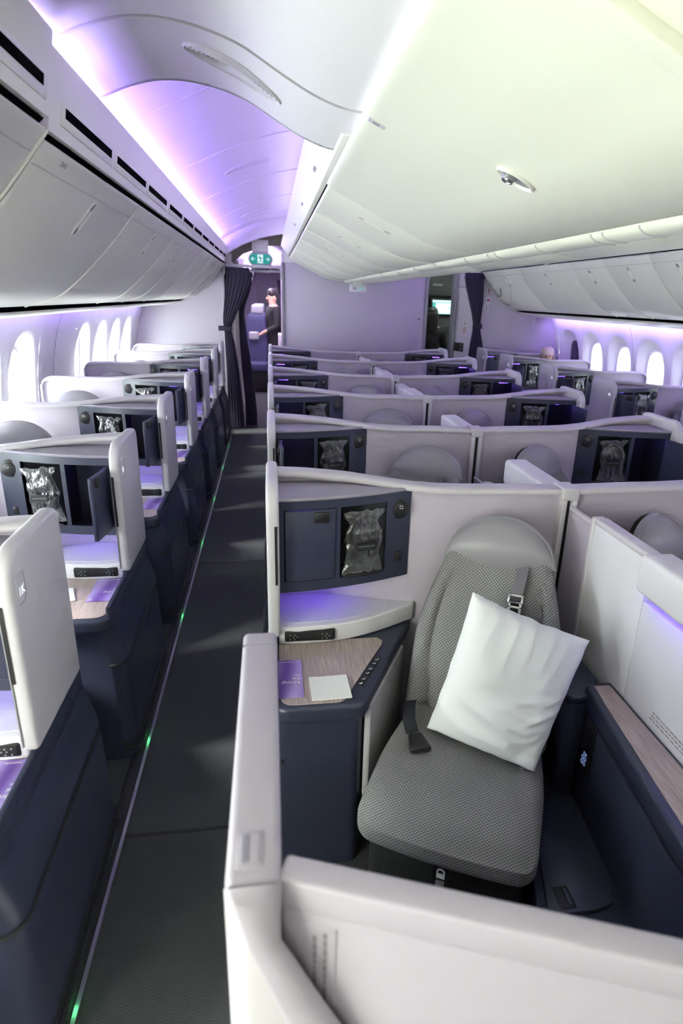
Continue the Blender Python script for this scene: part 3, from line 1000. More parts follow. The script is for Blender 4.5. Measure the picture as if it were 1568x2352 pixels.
def m_frame():
    mb = MB()
    for a in ((.04, .52, 1.162, 1.192, 14), (.04, .52, CZ0, .897, 14), (.04, .058, .897, 1.162, 2), (.236, .254, .897, 1.162, 2), (.424, .52, .897, 1.162, 5)):
        mb.bev(curved(a[0], a[1], a[2], a[3], 0, .016, a[4]), 0)
    return mb
def m_interior():
    mb = MB()
    def slab(x0, x1, z0, z1):
        rings = [[(x, fy(x)+.012, z0), (x, fy(x)+.012, z1), (x, gx(x)-.004, z1), (x, gx(x)-.004, z0)] for x in frange(x0, x1, 8)]
        mb.loft(rings)
    slab(.042, .518, CZ0+.002, .882)
    slab(.042, .518, 1.172, 1.190)
    slab(.042, .050, .88, 1.18)
    slab(.240, .250, .88, 1.18)
    slab(.428, .518, .88, 1.18)
    rings = [[(x, gx(x)-.02, .88), (x, gx(x)-.02, 1.18), (x, gx(x)-.003, 1.18), (x, gx(x)-.003, .88)] for x in frange(.05, .43, 8)]
    mb.loft(rings)
    return mb
HX, HY = .060, fy(.06)-.004
def m_door():
    t = curved(.062, .236, .900, 1.159, -.006, .016, 10)
    mb = MB().bev(t, .004, 2, None, 40)
    mb.v = [(x-HX, y-HY, z) for x, y, z in mb.v]
    return mb
def m_latch():
    mb = MB()
    x0, x1 = .160, .212
    t = MB().rbox(x0-HX, x1-HX, fy(.186)-HY-.014, fy(.186)-HY+.0, 1.115, 1.152, .003)
    return t
def m_light():
    mb = MB()
    c = (.472, 1.128)
    y = fy(.472)
    mb.disc(c, .037, y-.006, y+.004, 28, .002)
    mb.disc((c[0]+.004, c[1]-.002), .028, y-.012, y-.004, 28, .003)
    return mb
def m_lens():
    y = fy(.472)
    return MB().tube([(.478+.006*math.cos(2*math.pi*k/16), y-.0135, 1.138+.006*math.sin(2*math.pi*k/16)) for k in range(17)], .0015, 6)
def m_usb():
    return MB().rbox(.462, .486, fy(.474)-.006, fy(.474)+.004, .925, .962, .004)
def m_lip():
    return MB().tube([(x, fy(x)-.002, .899) for x in frange(.27, .41, 8)], [.004]+[.008]*7+[.004], 8)
def fs(x):
    return interp([(0, -.255), (.1, -.263), (.2, -.258), (.28, -.245), (.36, -.218), (.45, -.175), (.55, -.12)], x)
def m_shelf():
    front = [(x, fs(x)) for x in frange(.035, .55, 16)]
    poly = front+[(.56, -.095), (.52, -.06), (.19, .01), (.035, .01)]
    return MB().prism(poly, .672, .742, 'z', .008, 3)
def m_mat():
    front = [(x, fs(x)+.028) for x in frange(.06, .44, 12)]
    poly = front+[(.46, -.10), (.20, -.02), (.06, -.02)]
    return MB().prism(poly, .7425, .7445, 'z')
def m_power():
    x0, x1 = .055, .235
    y = min(fs(x0), fs(x1), fs(.14))
    return MB().rbox(x0, x1, y-.004, y+.03, .684, .728, .008, 3)
def m_outlet(x0, x1):
    y = min(fs(.055), fs(.235), fs(.14))-.004
    mb = MB().rbox(x0, x1, y-.003, y+.003, .690, .722, .005)
    return mb
def m_pins(xc):
    y = min(fs(.055), fs(.235), fs(.14))-.008
    mb = MB()
    for dx, dz in ((-.012, .009), (-.012, -.009), (.004, .009), (.004, -.009), (.0, 0), (.013, 0)):
        mb.box(xc+dx-.002, xc+dx+.002, y, y+.003, .706+dz-.002, .706+dz+.002)
    return mb
FR = -.62
def m_table():
    poly = [(.012, .0), (.012, FR+.05)] + fan(.062, FR+.05, .05, 180, 270, 6)[1:] + [(.26, FR)] + fan(.262, FR+.04, .04, 270, 335, 4) + [(.47, -.26), (.545, -.10), (.54, 0)]
    return MB().prism(poly, .612, .670, 'z', .014, 4)
def m_wood():
    poly = [(.035, -.24), (.035, FR+.06)] + fan(.075, FR+.06, .04, 180, 270, 5)[1:] + [(.20, FR+.02)] + fan(.205, FR+.055, .035, 270, 335, 4) + [(.40, -.285), (.405, -.262), (.39, -.24)]
    return MB().prism(poly, .668, .6725, 'z')
def m_body(win):
    lev = [(.0, -.034, .0), (.06, -.034, .0), (.44, -.022, .0), (.475, -.020, .0), (.49, -.018, .0), (.53, -.013, -.001), (.57, -.002, -.004), (.60, .008, -.010), (.64, .016, -.018), (.70, .018, -.018)]
    yb = .12 if win else .05
    def ring(z, ax, df, low):
        f_ = FR+.035+df
        r = .06
        pts = [(ax, yb), (ax, f_+r)] + fan(ax+r, f_+r, r, 180, 270, 6)[1:] + [(.25, f_)] + fan(.255, f_+.04, .04, 270, 335, 4) + [(.475, -.20), (.475, yb)]
        return [(x, y, z) for x, y in pts]
    mb = MB()
    rr = [ring(z, ax, df, 0) for z, ax, df in lev[:-1]]
    mb.loft(rr)
    # raised rim on the aisle side
    mb.rbox(.014, .030, FR+.03, yb, .62, .708, .006)
    return mb
def trim_path(z, out, f0):
    f_ = FR+.035
    ax = interp([(.06, -.034), (.44, -.022), (.475, -.020)], z)
    r = .06
    pts = [(ax+r+(r+out)*math.cos(math.radians(a)), f_+r+(r+out)*math.sin(math.radians(a))) for a in range(270, 179, -15)] + [(ax-out, -.30), (ax-out, f0)]
    return [(x, y, z+.02*smoothstep(-.5, -.0, y)) for x, y in pts]
def m_groove(win):
    return MB().tube(trim_path(.452, .003, .11 if win else .04), .0055, 6)
def m_kick(win):
    return MB().tube(trim_path(.085, .002, .11 if win else .04), .006, 6).tube(trim_path(.055, .003, .11 if win else .04), .009, 6)
def m_led():
    return MB().rgrid((.004, .006, .009), .0035, 4, None, Matrix.Translation((-.0365, -.44, .045)))
P0, P1 = Vector((.300, FR+.052)), Vector((.482, -.215))
PD = (P1-P0).normalized()
PN = Vector((PD.y, -PD.x))
def m_pad():
    M = frame((P0.x+PN.x*.008, P0.y+PN.y*.008, 0), (PD.x, PD.y, 0), (0, 0, 1), (PN.x, PN.y, 0))
    L = (P1-P0).length
    return MB().rgrid((L/2, .185, .014), .013, 8, None, M @ Matrix.Translation((L/2, .445, .0)))
def m_ctrl(k):
    q = Vector((.278, FR+.075))+Vector((.47-.28, -.26-FR-.03)).normalized()*(.05+.062*k)
    d = Vector((.47-.28, -.26-FR-.03)).normalized()
    M = frame((q.x-.006, q.y, .6705), (d.x, d.y, 0), (-d.y, d.x, 0), (0, 0, 1))
    return MB().rbox(-.027, .027, -.011, .011, -.002, .0025, .002, 2, M)
def m_glyph(k):
    q = Vector((.278, FR+.075))+Vector((.47-.28, -.26-FR-.03)).normalized()*(.05+.062*k)
    d = Vector((.47-.28, -.26-FR-.03)).normalized()
    M = frame((q.x-.006, q.y, .6735), (d.x, d.y, 0), (-d.y, d.x, 0), (0, 0, 1))
    mb = MB()
    for j in (-1, 1):
        mb.box(j*.013-.004, j*.013+.002, -.004, -.001, 0, .0006, M).box(j*.013-.004, j*.013-.002, -.004, .005, 0, .0006, M).box(j*.013+.002, j*.013+.005, -.006, -.001, 0, .0006, M)
    return mb

def suite(s, X0, Y0, W, win, door, label, group, seatno=None):
    t = thing('business_suite', label, 'airline suite', (X0, Y0, 0), 0, group)
    def P(name, key, fn, material, parent=t, smooth=35):
        return obj(name, cached(key, fn, s, smooth), material, parent)
    P('shell', ('shell', W, win), lambda: m_shell(W, win), 'shell')
    P('top_cap', ('cap', W, win), lambda: m_cap(W, win), 'cap', smooth=50)
    wg = P('aisle_wing', ('wing', win), lambda: m_wing(win), 'wing', smooth=40)
    P('slot', 'slot', lambda: MB().box(.027, .035, -.2875, -.28, .92, 1.13), 'black', wg, 0)
    P('slot_trim', 'slot2', lambda: MB().box(.036, .039, -.2875, -.28, .73, 1.13), 'grey', wg, 0)
    P('cabinet_top', 'cabtop', m_cabtop, 'lilac')
    P('cabinet_frame', 'frame', m_frame, 'navytrim')
    ci = P('cabinet_interior', 'interior', m_interior, 'interior')
    P('cabinet_light', 'cablight', lambda: MB().rbox(.08, .17, -.165, -.150, 1.154, 1.163, .003), 'violetled', ci)
    d = obj('cabinet_door', cached('door', m_door, s, 45), 'navy', t, (s*HX, HY, 0), -s*math.radians(door))
    obj('door_latch', cached('latch', m_latch, s), 'black', d)
    rl = P('reading_light', 'light', m_light, 'black')
    P('lens', 'lens', m_lens, 'silver', rl)
    P('socket', 'usb', m_usb, 'black')
    P('niche_ledge', 'lip', m_lip, 'black')
    sh = P('shelf', 'shelf', m_shelf, 'white')
    P('shelf_mat', 'mat', m_mat, 'white', sh)
    P('alcove_light', 'alight', lambda: MB().rbox(.08, .30, -.10, -.088, .852, .861, .003), 'violetled')
    pp = P('power_panel', 'power', m_power, 'black')
    for q, (a, b_) in enumerate(((.062, .112), (.172, .228))):
        oo = P('outlet', ('outlet', q), lambda: m_outlet(a, b_), 'blackrub', pp)
        P('contacts', ('pins', q), lambda: m_pins((a+b_)/2), 'grey', oo, 0)
    tb = P('side_table', 'table', m_table, 'navytrim', smooth=50)
    P('wood_inlay', 'wood', m_wood, 'wood', tb)
    for k in range(3):
        c = P('seat_control', ('ctrl', k), lambda: m_ctrl(k), 'black', tb)
        P('control_symbol', ('glyph', k), lambda: m_glyph(k), 'paper', c, 0)
    P('console', ('body', win), lambda: m_body(win), 'navyflat', smooth=45)
    P('groove_trim', ('groove', win), lambda: m_groove(win), 'blackrub')
    P('kick_strip', ('kick', win), lambda: m_kick(win), 'blackrub')
    P('floor_light', 'led', m_led, 'greenled')
    P('arm_pad', 'pad', m_pad, 'pad')
    if seatno:
        bd = P('seat_badge', 'badge', lambda: MB().rbox(-.0015, .002, -.258, -.212, 1.120, 1.195, .001, 1), 'wing', wg)
        P('badge_edge', 'badgeedge', lambda: MB().tube([(-.002, -.212, 1.195), (-.002, -.212, 1.138), (-.002, -.226, 1.120), (-.002, -.257, 1.120)], .0012, 5), 'grey', bd)
        sx2 = -s
        M = frame((-s*.0022, -.254 if sx2 > 0 else -.216, 1.140), (0, sx2, 0), (0, 0, 1), (sx2, 0, 0))
        text_obj('seat_number', seatno, .032, 'signwhite', bd, M, .0008)
    return t

# ------------------------------------------------------------------ seats
SA = math.radians(27.5)
def dz_back(x, y, z):
    t = (z+.36)/.72
    wf = 1.0+.03*math.sin(math.pi*t)-.27*smoothstep(.45, 1, t)
    y2 = y
    if y < 0:
        y2 -= .035*min(1, abs(x)/.24)**3*(1-smoothstep(.75, 1, t))
        y2 += .020*math.exp(-((abs(x)-.150-.03*math.sin(3*t))/.012)**2)*(1-smoothstep(.72, .85, t))
    return (x*wf, y2, z)
REC = math.radians(27)
MBK = Matrix.Translation((0, .285, .44)) @ Matrix.Rotation(-REC, 4, 'X') @ Matrix.Translation((0, 0, .31))
def m_backrest():
    return MB().rgrid((.243, .062, .36), .055, 30, dz_back, MBK)
def m_headrest():
    mb = MB()
    n, k_ = 22, 12
    def sh(sgn):
        rows = []
        for i in range(n+1):
            u = -1+2*i/n
            row = []
            for j in range(k_+1):
                v = j/k_
                uu = math.copysign(min(1, abs(u)), u)
                zt = .165*(max(0, 1-uu*uu))**.55
                zb = -.030*(1-uu*uu)
                x = .200*uu*(1-.02*v)
                z = zb+(zt-zb)*v
                e = max(0, 1-uu*uu)**.5
                th = .062*e*math.sin(math.pi*min(1, max(0, .05+.90*v)))**.8
                row.append((x, -.060-(th if sgn < 0 else -th*.9)+.02, z+.27))
            rows.append(row)
        return rows
    for sgn in (-1, 1):
        rows = sh(sgn)
        vs = [p for q in rows for p in q]
        m_ = k_+1
        fs_ = []
        for i in range(n):
            for j in range(k_):
                q = (i*m_+j, (i+1)*m_+j, (i+1)*m_+j+1, i*m_+j+1)
                fs_.append(q if sgn < 0 else q[::-1])
        mb.add(vs, fs_, MBK)
    return mb
def m_headseam():
    pts = []
    for i in range(23):
        u = -.98+1.96*i/22
        zt = .165*(1-u*u)**.55
        e = (1-u*u)**.4
        pts.append((.190*u, -.050-.030*e, zt*.93+.27))
    return MB().tube(pts, .0016, 5, MBK)
def dz_cush(x, y, z):
    fx = 1.0-.10*smoothstep(-.05, .27, y)
    zz = z
    if z > 0:
        zz += .014*(abs(x)/.25)**2*smoothstep(-.28, .05, y)*smoothstep(0, .06, z)
        zz -= .008*smoothstep(0, .06, z)*math.exp(-((abs(x)-.165-.06*smoothstep(.05, -.25, y))/.012)**2)
        zz -= .05*smoothstep(-.16, -.29, y)**1.5*smoothstep(0, .075, z)
    yy = y-.018*(1-(x/.25)**2)*smoothstep(.1, -.25, y)
    return (x*fx, yy, zz)
def m_cushion():
    return MB().rgrid((.252, .272, .066), .050, 28, dz_cush, Matrix.Translation((0, .012, .443)))
def m_seatbase():
    mb = MB().rbox(-.225, .225, -.20, .26, .05, .37, .03, 3)
    mb.rbox(-.19, .19, .2, .40, .05, .42, .03, 2)
    return mb
def m_valance():
    return MB().rbox(-.17, .17, -.206, -.195, .16, .36, .004)
def strap(path, wdt, M, flat=(1, 0, 0), th=.0015):
    mb = MB()
    P_ = [Vector(p) for p in path]
    rings = []
    for i, p in enumerate(P_):
        d = (P_[min(i+1, len(P_)-1)]-P_[max(0, i-1)]).normalized()
        a = Vector(flat[i] if isinstance(flat[0], (tuple, list)) else flat)
        a = (a-d*a.dot(d)).normalized()
        n_ = d.cross(a)
        rings.append([tuple(p+a*wdt/2+n_*th), tuple(p-a*wdt/2+n_*th), tuple(p-a*wdt/2-n_*th), tuple(p+a*wdt/2-n_*th)])
    return mb.loft(rings, True, True, M)
def m_shoulder():
    return strap([(.085, -.060, .285), (.086, -.072, .255), (.090, -.088, .225), (.082, -.092, .195), (.078, -.088, .165)], .044, MBK, [(1, 0, 0), (1, -.3, 0), (.8, -.6, .2), (.95, -.3, 0), (1, 0, 0)])
def m_shoulder2():
    return strap([(.078, -.086, .15), (.076, -.08, .09), (.07, -.075, .0)], .042, MBK)
def m_buckle():
    mb = MB().rbox(.052, .106, -.100, -.085, .135, .168, .005, 2, MBK)
    mb.rbox(.056, .066, -.099, -.090, .10, .138, .003, 2, MBK)
    mb.rbox(.092, .102, -.099, -.090, .10, .138, .003, 2, MBK)
    mb.rbox(.056, .102, -.099, -.090, .092, .104, .003, 2, MBK)
    mb.rbox(.056, .102, -.099, -.090, .118, .128, .003, 2, MBK)
    return mb
def m_buckle_core():
    return MB().rbox(.060, .098, -.104, -.098, .142, .160, .003, 2, MBK)
def m_lapstrap():
    return strap([(-.215, .205, .545), (-.208, .165, .545), (-.195, .12, .530), (-.172, .075, .527)], .042, None, (.9, .5, .25))
def m_lapbuckle():
    def df(x, y, z):
        return (x*(1-.25*(y/.04)), y, z)
    return MB().rgrid((.029, .040, .012), .010, 6, df, Matrix.Translation((-.142, .030, .530)) @ Matrix.Rotation(math.radians(30), 4, 'Z'))
def m_lock():
    mb = MB().box(-.012, .012, -.2085, -.206, .285, .303)
    mb.tube([(-.010, -.2075, .303)]+[(.010*-math.cos(math.pi*k/8), -.2075, .309+.010*math.sin(math.pi*k/8)) for k in range(9)]+[(.010, -.2075, .303)], .0028, 5)
    return mb
def seat(s, X0, Y0, label, group, detail=False):
    t = thing('airline_seat', label, 'airline seat', (X0+s*.572, Y0-.73, 0), -s*SA, group)
    def P(name, key, fn, material, parent=t, smooth=60):
        return obj(name, cached(('seat', key), fn, s, smooth), material, parent)
    P('seat_base', 'base', m_seatbase, 'blackrub', smooth=35)
    cu = P('seat_cushion', 'cushion', m_cushion, 'fabric')
    ba = P('backrest', 'back', m_backrest, 'fabric')
    if not cu.data.uv_layers:
        set_uv(cu.data, lambda c: (c.x, c.y+c.z))
    if not ba.data.uv_layers:
        inv = MBK.inverted()
        set_uv(ba.data, lambda c: ((inv @ c).x, (inv @ c).z))
    hr = P('headrest', 'head', m_headrest, 'leather')
    P('headrest_seam', 'seam', m_headseam, 'grey', hr)
    P('shoulder_strap', 'strap1', m_shoulder, 'strap')
    P('lower_strap', 'strap2', m_shoulder2, 'strapdark')
    bk = P('buckle', 'buckle', m_buckle, 'silver', smooth=35)
    P('buckle_core', 'bcore', m_buckle_core, 'black', bk, 35)
    P('lap_strap', 'lap', m_lapstrap, 'strapdark')
    P('lap_buckle', 'lapb', m_lapbuckle, 'black')
    if detail:
        v_ = P('front_flap', 'val', m_valance, 'blackrub', smooth=35)
        P('lock_symbol', 'lock', m_lock, 'paper', v_, 35)
        P('lock_frame', 'lockf', lambda: MB().rbox(-.026, .026, -.2075, -.2055, .225, .335, .001, 1), 'black', v_, 35)
        P('pull_tab', 'tab', lambda: MB().rbox(-.012, .012, -.216, -.2065, .235, .278, .003, 2), 'grey', v_, 35)
    return t

# ------------------------------------------------------------------ headphones in a plastic bag
def m_bag(seed):
    rnd = random.Random(seed)
    ox, oy = rnd.random()*50, rnd.random()*50
    n, k_ = 22, 30
    mb = MB()
    def pt(i, j, sg):
        u, v = -1+2*i/n, -1+2*j/k_
        x, z = u*.068, v*.118
        wv = 1-.20*math.exp(-((v-.62)/.2)**2)+.14*smoothstep(.7, 1, v)+.16*smoothstep(-.55, -1, v)-.08*math.exp(-((v+.35)/.25)**2)
        x *= wv
        x += .012*noise.noise(Vector((v*3+ox, oy, sg)))+.004*noise.noise(Vector((v*9, ox, u*2)))
        z += .010*noise.noise(Vector((u*4+ox, oy, 3)))
        e = max(0, (1-u**4)*(1-v**4))
        th = .020*e**.5
        th += e*(.010*noise.noise(Vector((u*2.3+ox, v*3.4+oy, sg*2)))+.007*noise.noise(Vector((u*6+oy, v*7+ox, sg*5))))
        return (x, sg*max(th, .0006), z)
    for sg in (-1, 1):
        vs = [pt(i, j, sg) for i in range(n+1) for j in range(k_+1)]
        fs_ = []
        for i in range(n):
            for j in range(k_):
                q = (i*(k_+1)+j, (i+1)*(k_+1)+j, (i+1)*(k_+1)+j+1, i*(k_+1)+j+1)
                fs_.append(q if sg < 0 else q[::-1])
        mb.add(vs, fs_)
    return mb
def m_band():
    pts = [(.052*math.cos(a), .004, .022+.070*math.sin(a)) for a in [math.pi*(-.12+1.24*k/20) for k in range(21)]]
    return MB().tube(pts, .0075, 8)
def m_cup(e):
    return MB().rgrid((.016, .016, .036), .0155, 6, None, Matrix.Translation((e*.040, .002, -.030)) @ Matrix.Rotation(e*.25, 4, 'Y'))
def headset(s, X0, Y0, label, group, seed=0, txt=False, tilt=0.0):
    t = thing('bagged_headphones', label, 'headphones', (X0+s*.338, Y0+fy(.338)-.006, 1.025), 0, group)
    t.rotation_euler = (0, tilt, s*math.radians(14))
    def P(name, key, fn, material, parent=t, smooth=60):
        return obj(name, cached(('hp', key), fn, 1, smooth), material, parent)
    P('plastic_bag', ('bag', seed % 4), lambda: m_bag(seed % 4), 'film')
    P('headband', 'band', m_band, 'black')
    P('ear_cup', 'cupl', lambda: m_cup(-1), 'black')
    P('ear_cup', 'cupr', lambda: m_cup(1), 'black')
    tg = P('paper_tag', 'tag', lambda: MB().box(-.035, .035, -.0335, -.0325, -.020, .012), 'black', smooth=0)
    if txt:
        text_obj('tag_lettering', 'AIR NEW ZEALAND', .0068, 'grey', tg, frame((-.030, -.0338, -.006), (1, 0, 0), (0, 0, 1), (0, -1, 0)))
    return t

# ------------------------------------------------------------------ menu cards and napkins
def menu(X, Y, rz, label, group, txt=True):
    t = thing('menu_card', label, 'menu', (X, Y, .6735), rz, group)
    obj('card', cached('menucard', lambda: MB().box(-.058, .058, -.103, .103, 0, .0018), 1, 0), 'menu', t)
    if txt:
        for body, sz, x, y in (('Rārangi', .019, .050, -.020), ('Kai', .019, .050, .000), ('Menu', .010, .050, .016), ('businesspremier', .0062, .030, .092)):
            text_obj('printed_text', body, sz, 'paper', t, frame((x, y, .0022), (-1, 0, 0), (0, -1, 0), (0, 0, 1)), .0002)
        obj('printed_mark', cached('koru', lambda: MB().tube([(-.044+.006*math.cos(a)*(1-a/9), -.088+.006*math.sin(a)*(1-a/9), .0022) for a in [k*.4 for k in range(16)]], .0013, 5), 1), 'paper', t)
    return t
def napkin(X, Y, rz, label, group, corner=False):
    def mk():
        mb = MB()
        n = 10
        vs = []
        for i in range(n+1):
            for j in range(n+1):
                u, v = -1+2*i/n, -1+2*j/n
                x, y = u*.062+.0015*noise.noise(Vector((v*3, 1, 2))), v*.060+.0015*noise.noise(Vector((u*3, 5, 2)))
                z = .0035+.0012*noise.noise(Vector((u*2, v*2, 7)))
                vs.append((x, y, z))
        fs_ = [(i*(n+1)+j, (i+1)*(n+1)+j, (i+1)*(n+1)+j+1, i*(n+1)+j+1) for i in range(n) for j in range(n)]
        mb.add(vs, fs_)
        mb.add([(x, y, 0) for x, y, z in vs], [q[::-1] for q in fs_])
        for i in range(n):
            for a, b_ in (((i, 0), (i+1, 0)), ((i+1, n), (i, n)), ((0, i+1), (0, i)), ((n, i), (n, i+1))):
                A, B = vs[a[0]*(n+1)+a[1]], vs[b_[0]*(n+1)+b_[1]]
                mb.add([A, B, (B[0], B[1], 0), (A[0], A[1], 0)], [(0, 1, 2, 3)])
        return mb
    o = obj('napkin', cached('napkin', mk, 1, 40), 'paper', None, (X, Y, .6735), rz)
    return tag(o, label, 'napkin', group)

# ------------------------------------------------------------------ place the rows
CLY = [2.155, 3.245, 4.355, 5.53, 6.785, 7.95]
LWY = [1.66, 2.75, 3.87, 5.05, 6.18, 7.32, 8.36]
RWY = [3.74, 5.0, 6.11, 7.31, 8.22]
XL0, XR0, XW0, XRW0 = -.025, 2.215, -.605, 2.79
WC, WW = 1.10, 1.10
pos = ['nearest', 'second', 'third', 'fourth', 'fifth', 'sixth', 'last']
DOORL = [0, 91, 88, 92, 90, 90, 92]
for k, y in enumerate(LWY):
    st = 'open cabinet' if DOORL[k] else 'rounded white aisle wing'
    suite(-1, XW0, y, WW, True, DOORL[k], 'left window suite with %s, %s from the camera along the aisle' % (st, pos[k] if k < 6 else 'seventh'),
          'left window suites', '%dK' % (k+1))
    seat(-1, XW0, y, 'grey seat in the left window suite, %s from the camera' % (pos[k] if k < 6 else 'seventh'), 'left window seats')
    headset(-1, XW0, y, 'bagged black headphones in the left window suite cabinet, %s from the camera' % (pos[k] if k < 6 else 'seventh'), 'bagged headphones, left window side', k+1, k < 3, random.uniform(-.12, .12))
DOORC = [0, 96, 98, 100, 98, 98]
for k, y in enumerate(CLY):
    st = 'closed navy cabinet' if not DOORC[k] else 'open cabinet'
    suite(1, XL0, y, WC, False, DOORC[k], 'centre suite on the left aisle with %s, %s from the camera' % (st, pos[k] if k < 5 else 'sixth'), 'centre suites on the left aisle')
    seat(1, XL0, y, 'grey knit seat with white pillow and half-moon headrest' if k == 0 else 'grey centre seat beside the left aisle, %s from the camera' % (pos[k] if k < 5 else 'sixth'), 'centre seats on the left aisle', k == 0)
    headset(1, XL0, y, 'bagged black headphones beside the closed navy cabinet' if k == 0 else 'bagged headphones in the centre suite on the left aisle, %s from the camera' % (pos[k] if k < 5 else 'sixth'), 'bagged headphones, centre left', k, k < 2, random.uniform(-.1, .1))
    suite(-1, XR0, y, WC, False, [0, 108, 104, 104, 100, 100][k], 'centre suite on the right aisle, %s from the camera' % (pos[k] if k < 5 else 'sixth'), 'centre suites on the right aisle')
    seat(-1, XR0, y, 'grey centre seat beside the right aisle, %s from the camera' % (pos[k] if k < 5 else 'sixth'), 'centre seats on the right aisle')
    headset(-1, XR0, y, 'bagged headphones in the centre suite on the right aisle, %s from the camera' % (pos[k] if k < 5 else 'sixth'), 'bagged headphones, centre right', k+2, k == 1, random.uniform(-.1, .2))
DOORR = [80, 62, 55, 75, 0]
for k, y in enumerate(RWY):
    suite(1, XRW0, y, WW, True, DOORR[k], 'right window suite with %s, %s from the camera' % ('open cabinet door' if DOORR[k] else 'closed cabinet', pos[k]), 'right window suites', '%dA' % (k+3))
    seat(1, XRW0, y, 'grey seat in the right window suite, %s from the camera' % pos[k], 'right window seats')
    headset(1, XRW0, y, 'bagged headphones in the right window suite cabinet, %s from the camera' % pos[k], 'bagged headphones, right window side', k+3, False, random.uniform(-.1, .1))

menu(.025, 1.69, 0, 'violet menu card beside the white napkin on the near centre table', 'menu cards')
napkin(.166, 1.627, .03, 'white paper napkin on the near centre table', 'napkins')
for k, y in enumerate(LWY[:5]):
    menu(-.685, y-.365, .03, 'violet menu card on the left suite side table, %s from the camera' % pos[k], 'menu cards', k < 3)
    if k in (1,):
        napkin(-.86, y-.42, .35, 'white paper napkin beside the menu in the second left suite', 'napkins')

# ------------------------------------------------------------------ dividers between the centre pairs
def divider(y, label, k):
    t = thing('centre_divider', label, 'divider', (1.095, y, 0), 0, 'centre dividers')
    obj('post', cached('div_post', lambda: MB().rbox(-.030, -.008, -.135, -.05, .02, 1.175, .004).rbox(.010, .032, -.135, -.05, .02, 1.175, .004).rbox(-.034, .036, -.138, -.038, 1.150, 1.199, .008, 3)), 'cap', t)
    obj('post_gap', cached('div_gap', lambda: MB().box(-.008, .010, -.12, -.05, .02, 1.155), 1, 0), 'black', t)
    dn = .20 if k in (1, 2) else 0          # retracted panels stand lower
    obj('panel', cached(('div_a', dn), lambda: MB().rbox(-.005, .008, -.335, -.150, .40, 1.130-dn, .003)), 'shell', t)
    obj('panel_edge', cached(('div_ae', dn), lambda: MB().rbox(-.008, .011, -.335, -.150, 1.120-dn, 1.137-dn, .005, 3)), 'cap', t)
    obj('sliding_frame', cached(('div_f', dn), lambda: MB().rbox(-.020, .024, -.352, -.330, .40, 1.162-dn, .006, 3)), 'cap', t)
    obj('sliding_panel', cached(('div_b', dn), lambda: MB().rbox(-.014, .018, -.675, -.350, .40, 1.155-dn, .003)), 'white', t)
    obj('sliding_rail', cached(('div_be', dn), lambda: MB().rbox(-.017, .030, -.675, -.350, 1.140-dn, 1.163-dn, .007, 3)), 'cap', t)
    obj('front_panel', cached('div_c', lambda: MB().rbox(-.016, .020, -1.05, -.678, .40, 1.02, .003)), 'white', t)
    b_ = obj('lamp_block', cached('div_blk', lambda: MB().rbox(-.050, .054, -1.06, -.672, 1.055, 1.172, .016, 4)), 'white', t)
    obj('lamp_strip', cached('div_led', lambda: MB().rbox(-.030, -.022, -1.04, -.70, 1.050, 1.056, .002)), 'violetled', b_)
    if k == 0:
        pl = obj('notice_plate', MB().rbox(-.0178, -.0160, -.98, -.80, .70, .745, .0006, 1).mesh('plate'), 'white', t)
        for r_ in range(3):
            x = -.98+.01
            rr = random.Random(3+r_)
            mb = MB()
            while x < -.82:
                L = rr.uniform(.008, .02)
                mb.box(-.0182, -.0177, x, x+L, .735-.012*r_-.003, .735-.012*r_)
                x += L+.004
            obj('printed_line', mb.mesh('print', smooth=0), 'inkgrey', pl)
    return t
for k, y in enumerate(CLY):
    divider(y, 'white partition between the centre pair, %s from the camera' % (pos[k] if k < 5 else 'sixth'), k)

def sum_rings(M):
    mb = MB()
    for cx_, cz_, r_ in ((-.008, -.045, .007), (.009, -.040, .007), (-.010, -.064, .007), (.007, -.060, .007), (.0, -.026, .006), (.012, -.022, .003)):
        mb.tube([(cx_+r_*math.cos(2*math.pi*q/14), cz_+r_*math.sin(2*math.pi*q/14), .0085) for q in range(15)], .0011, 5, M)
    return mb
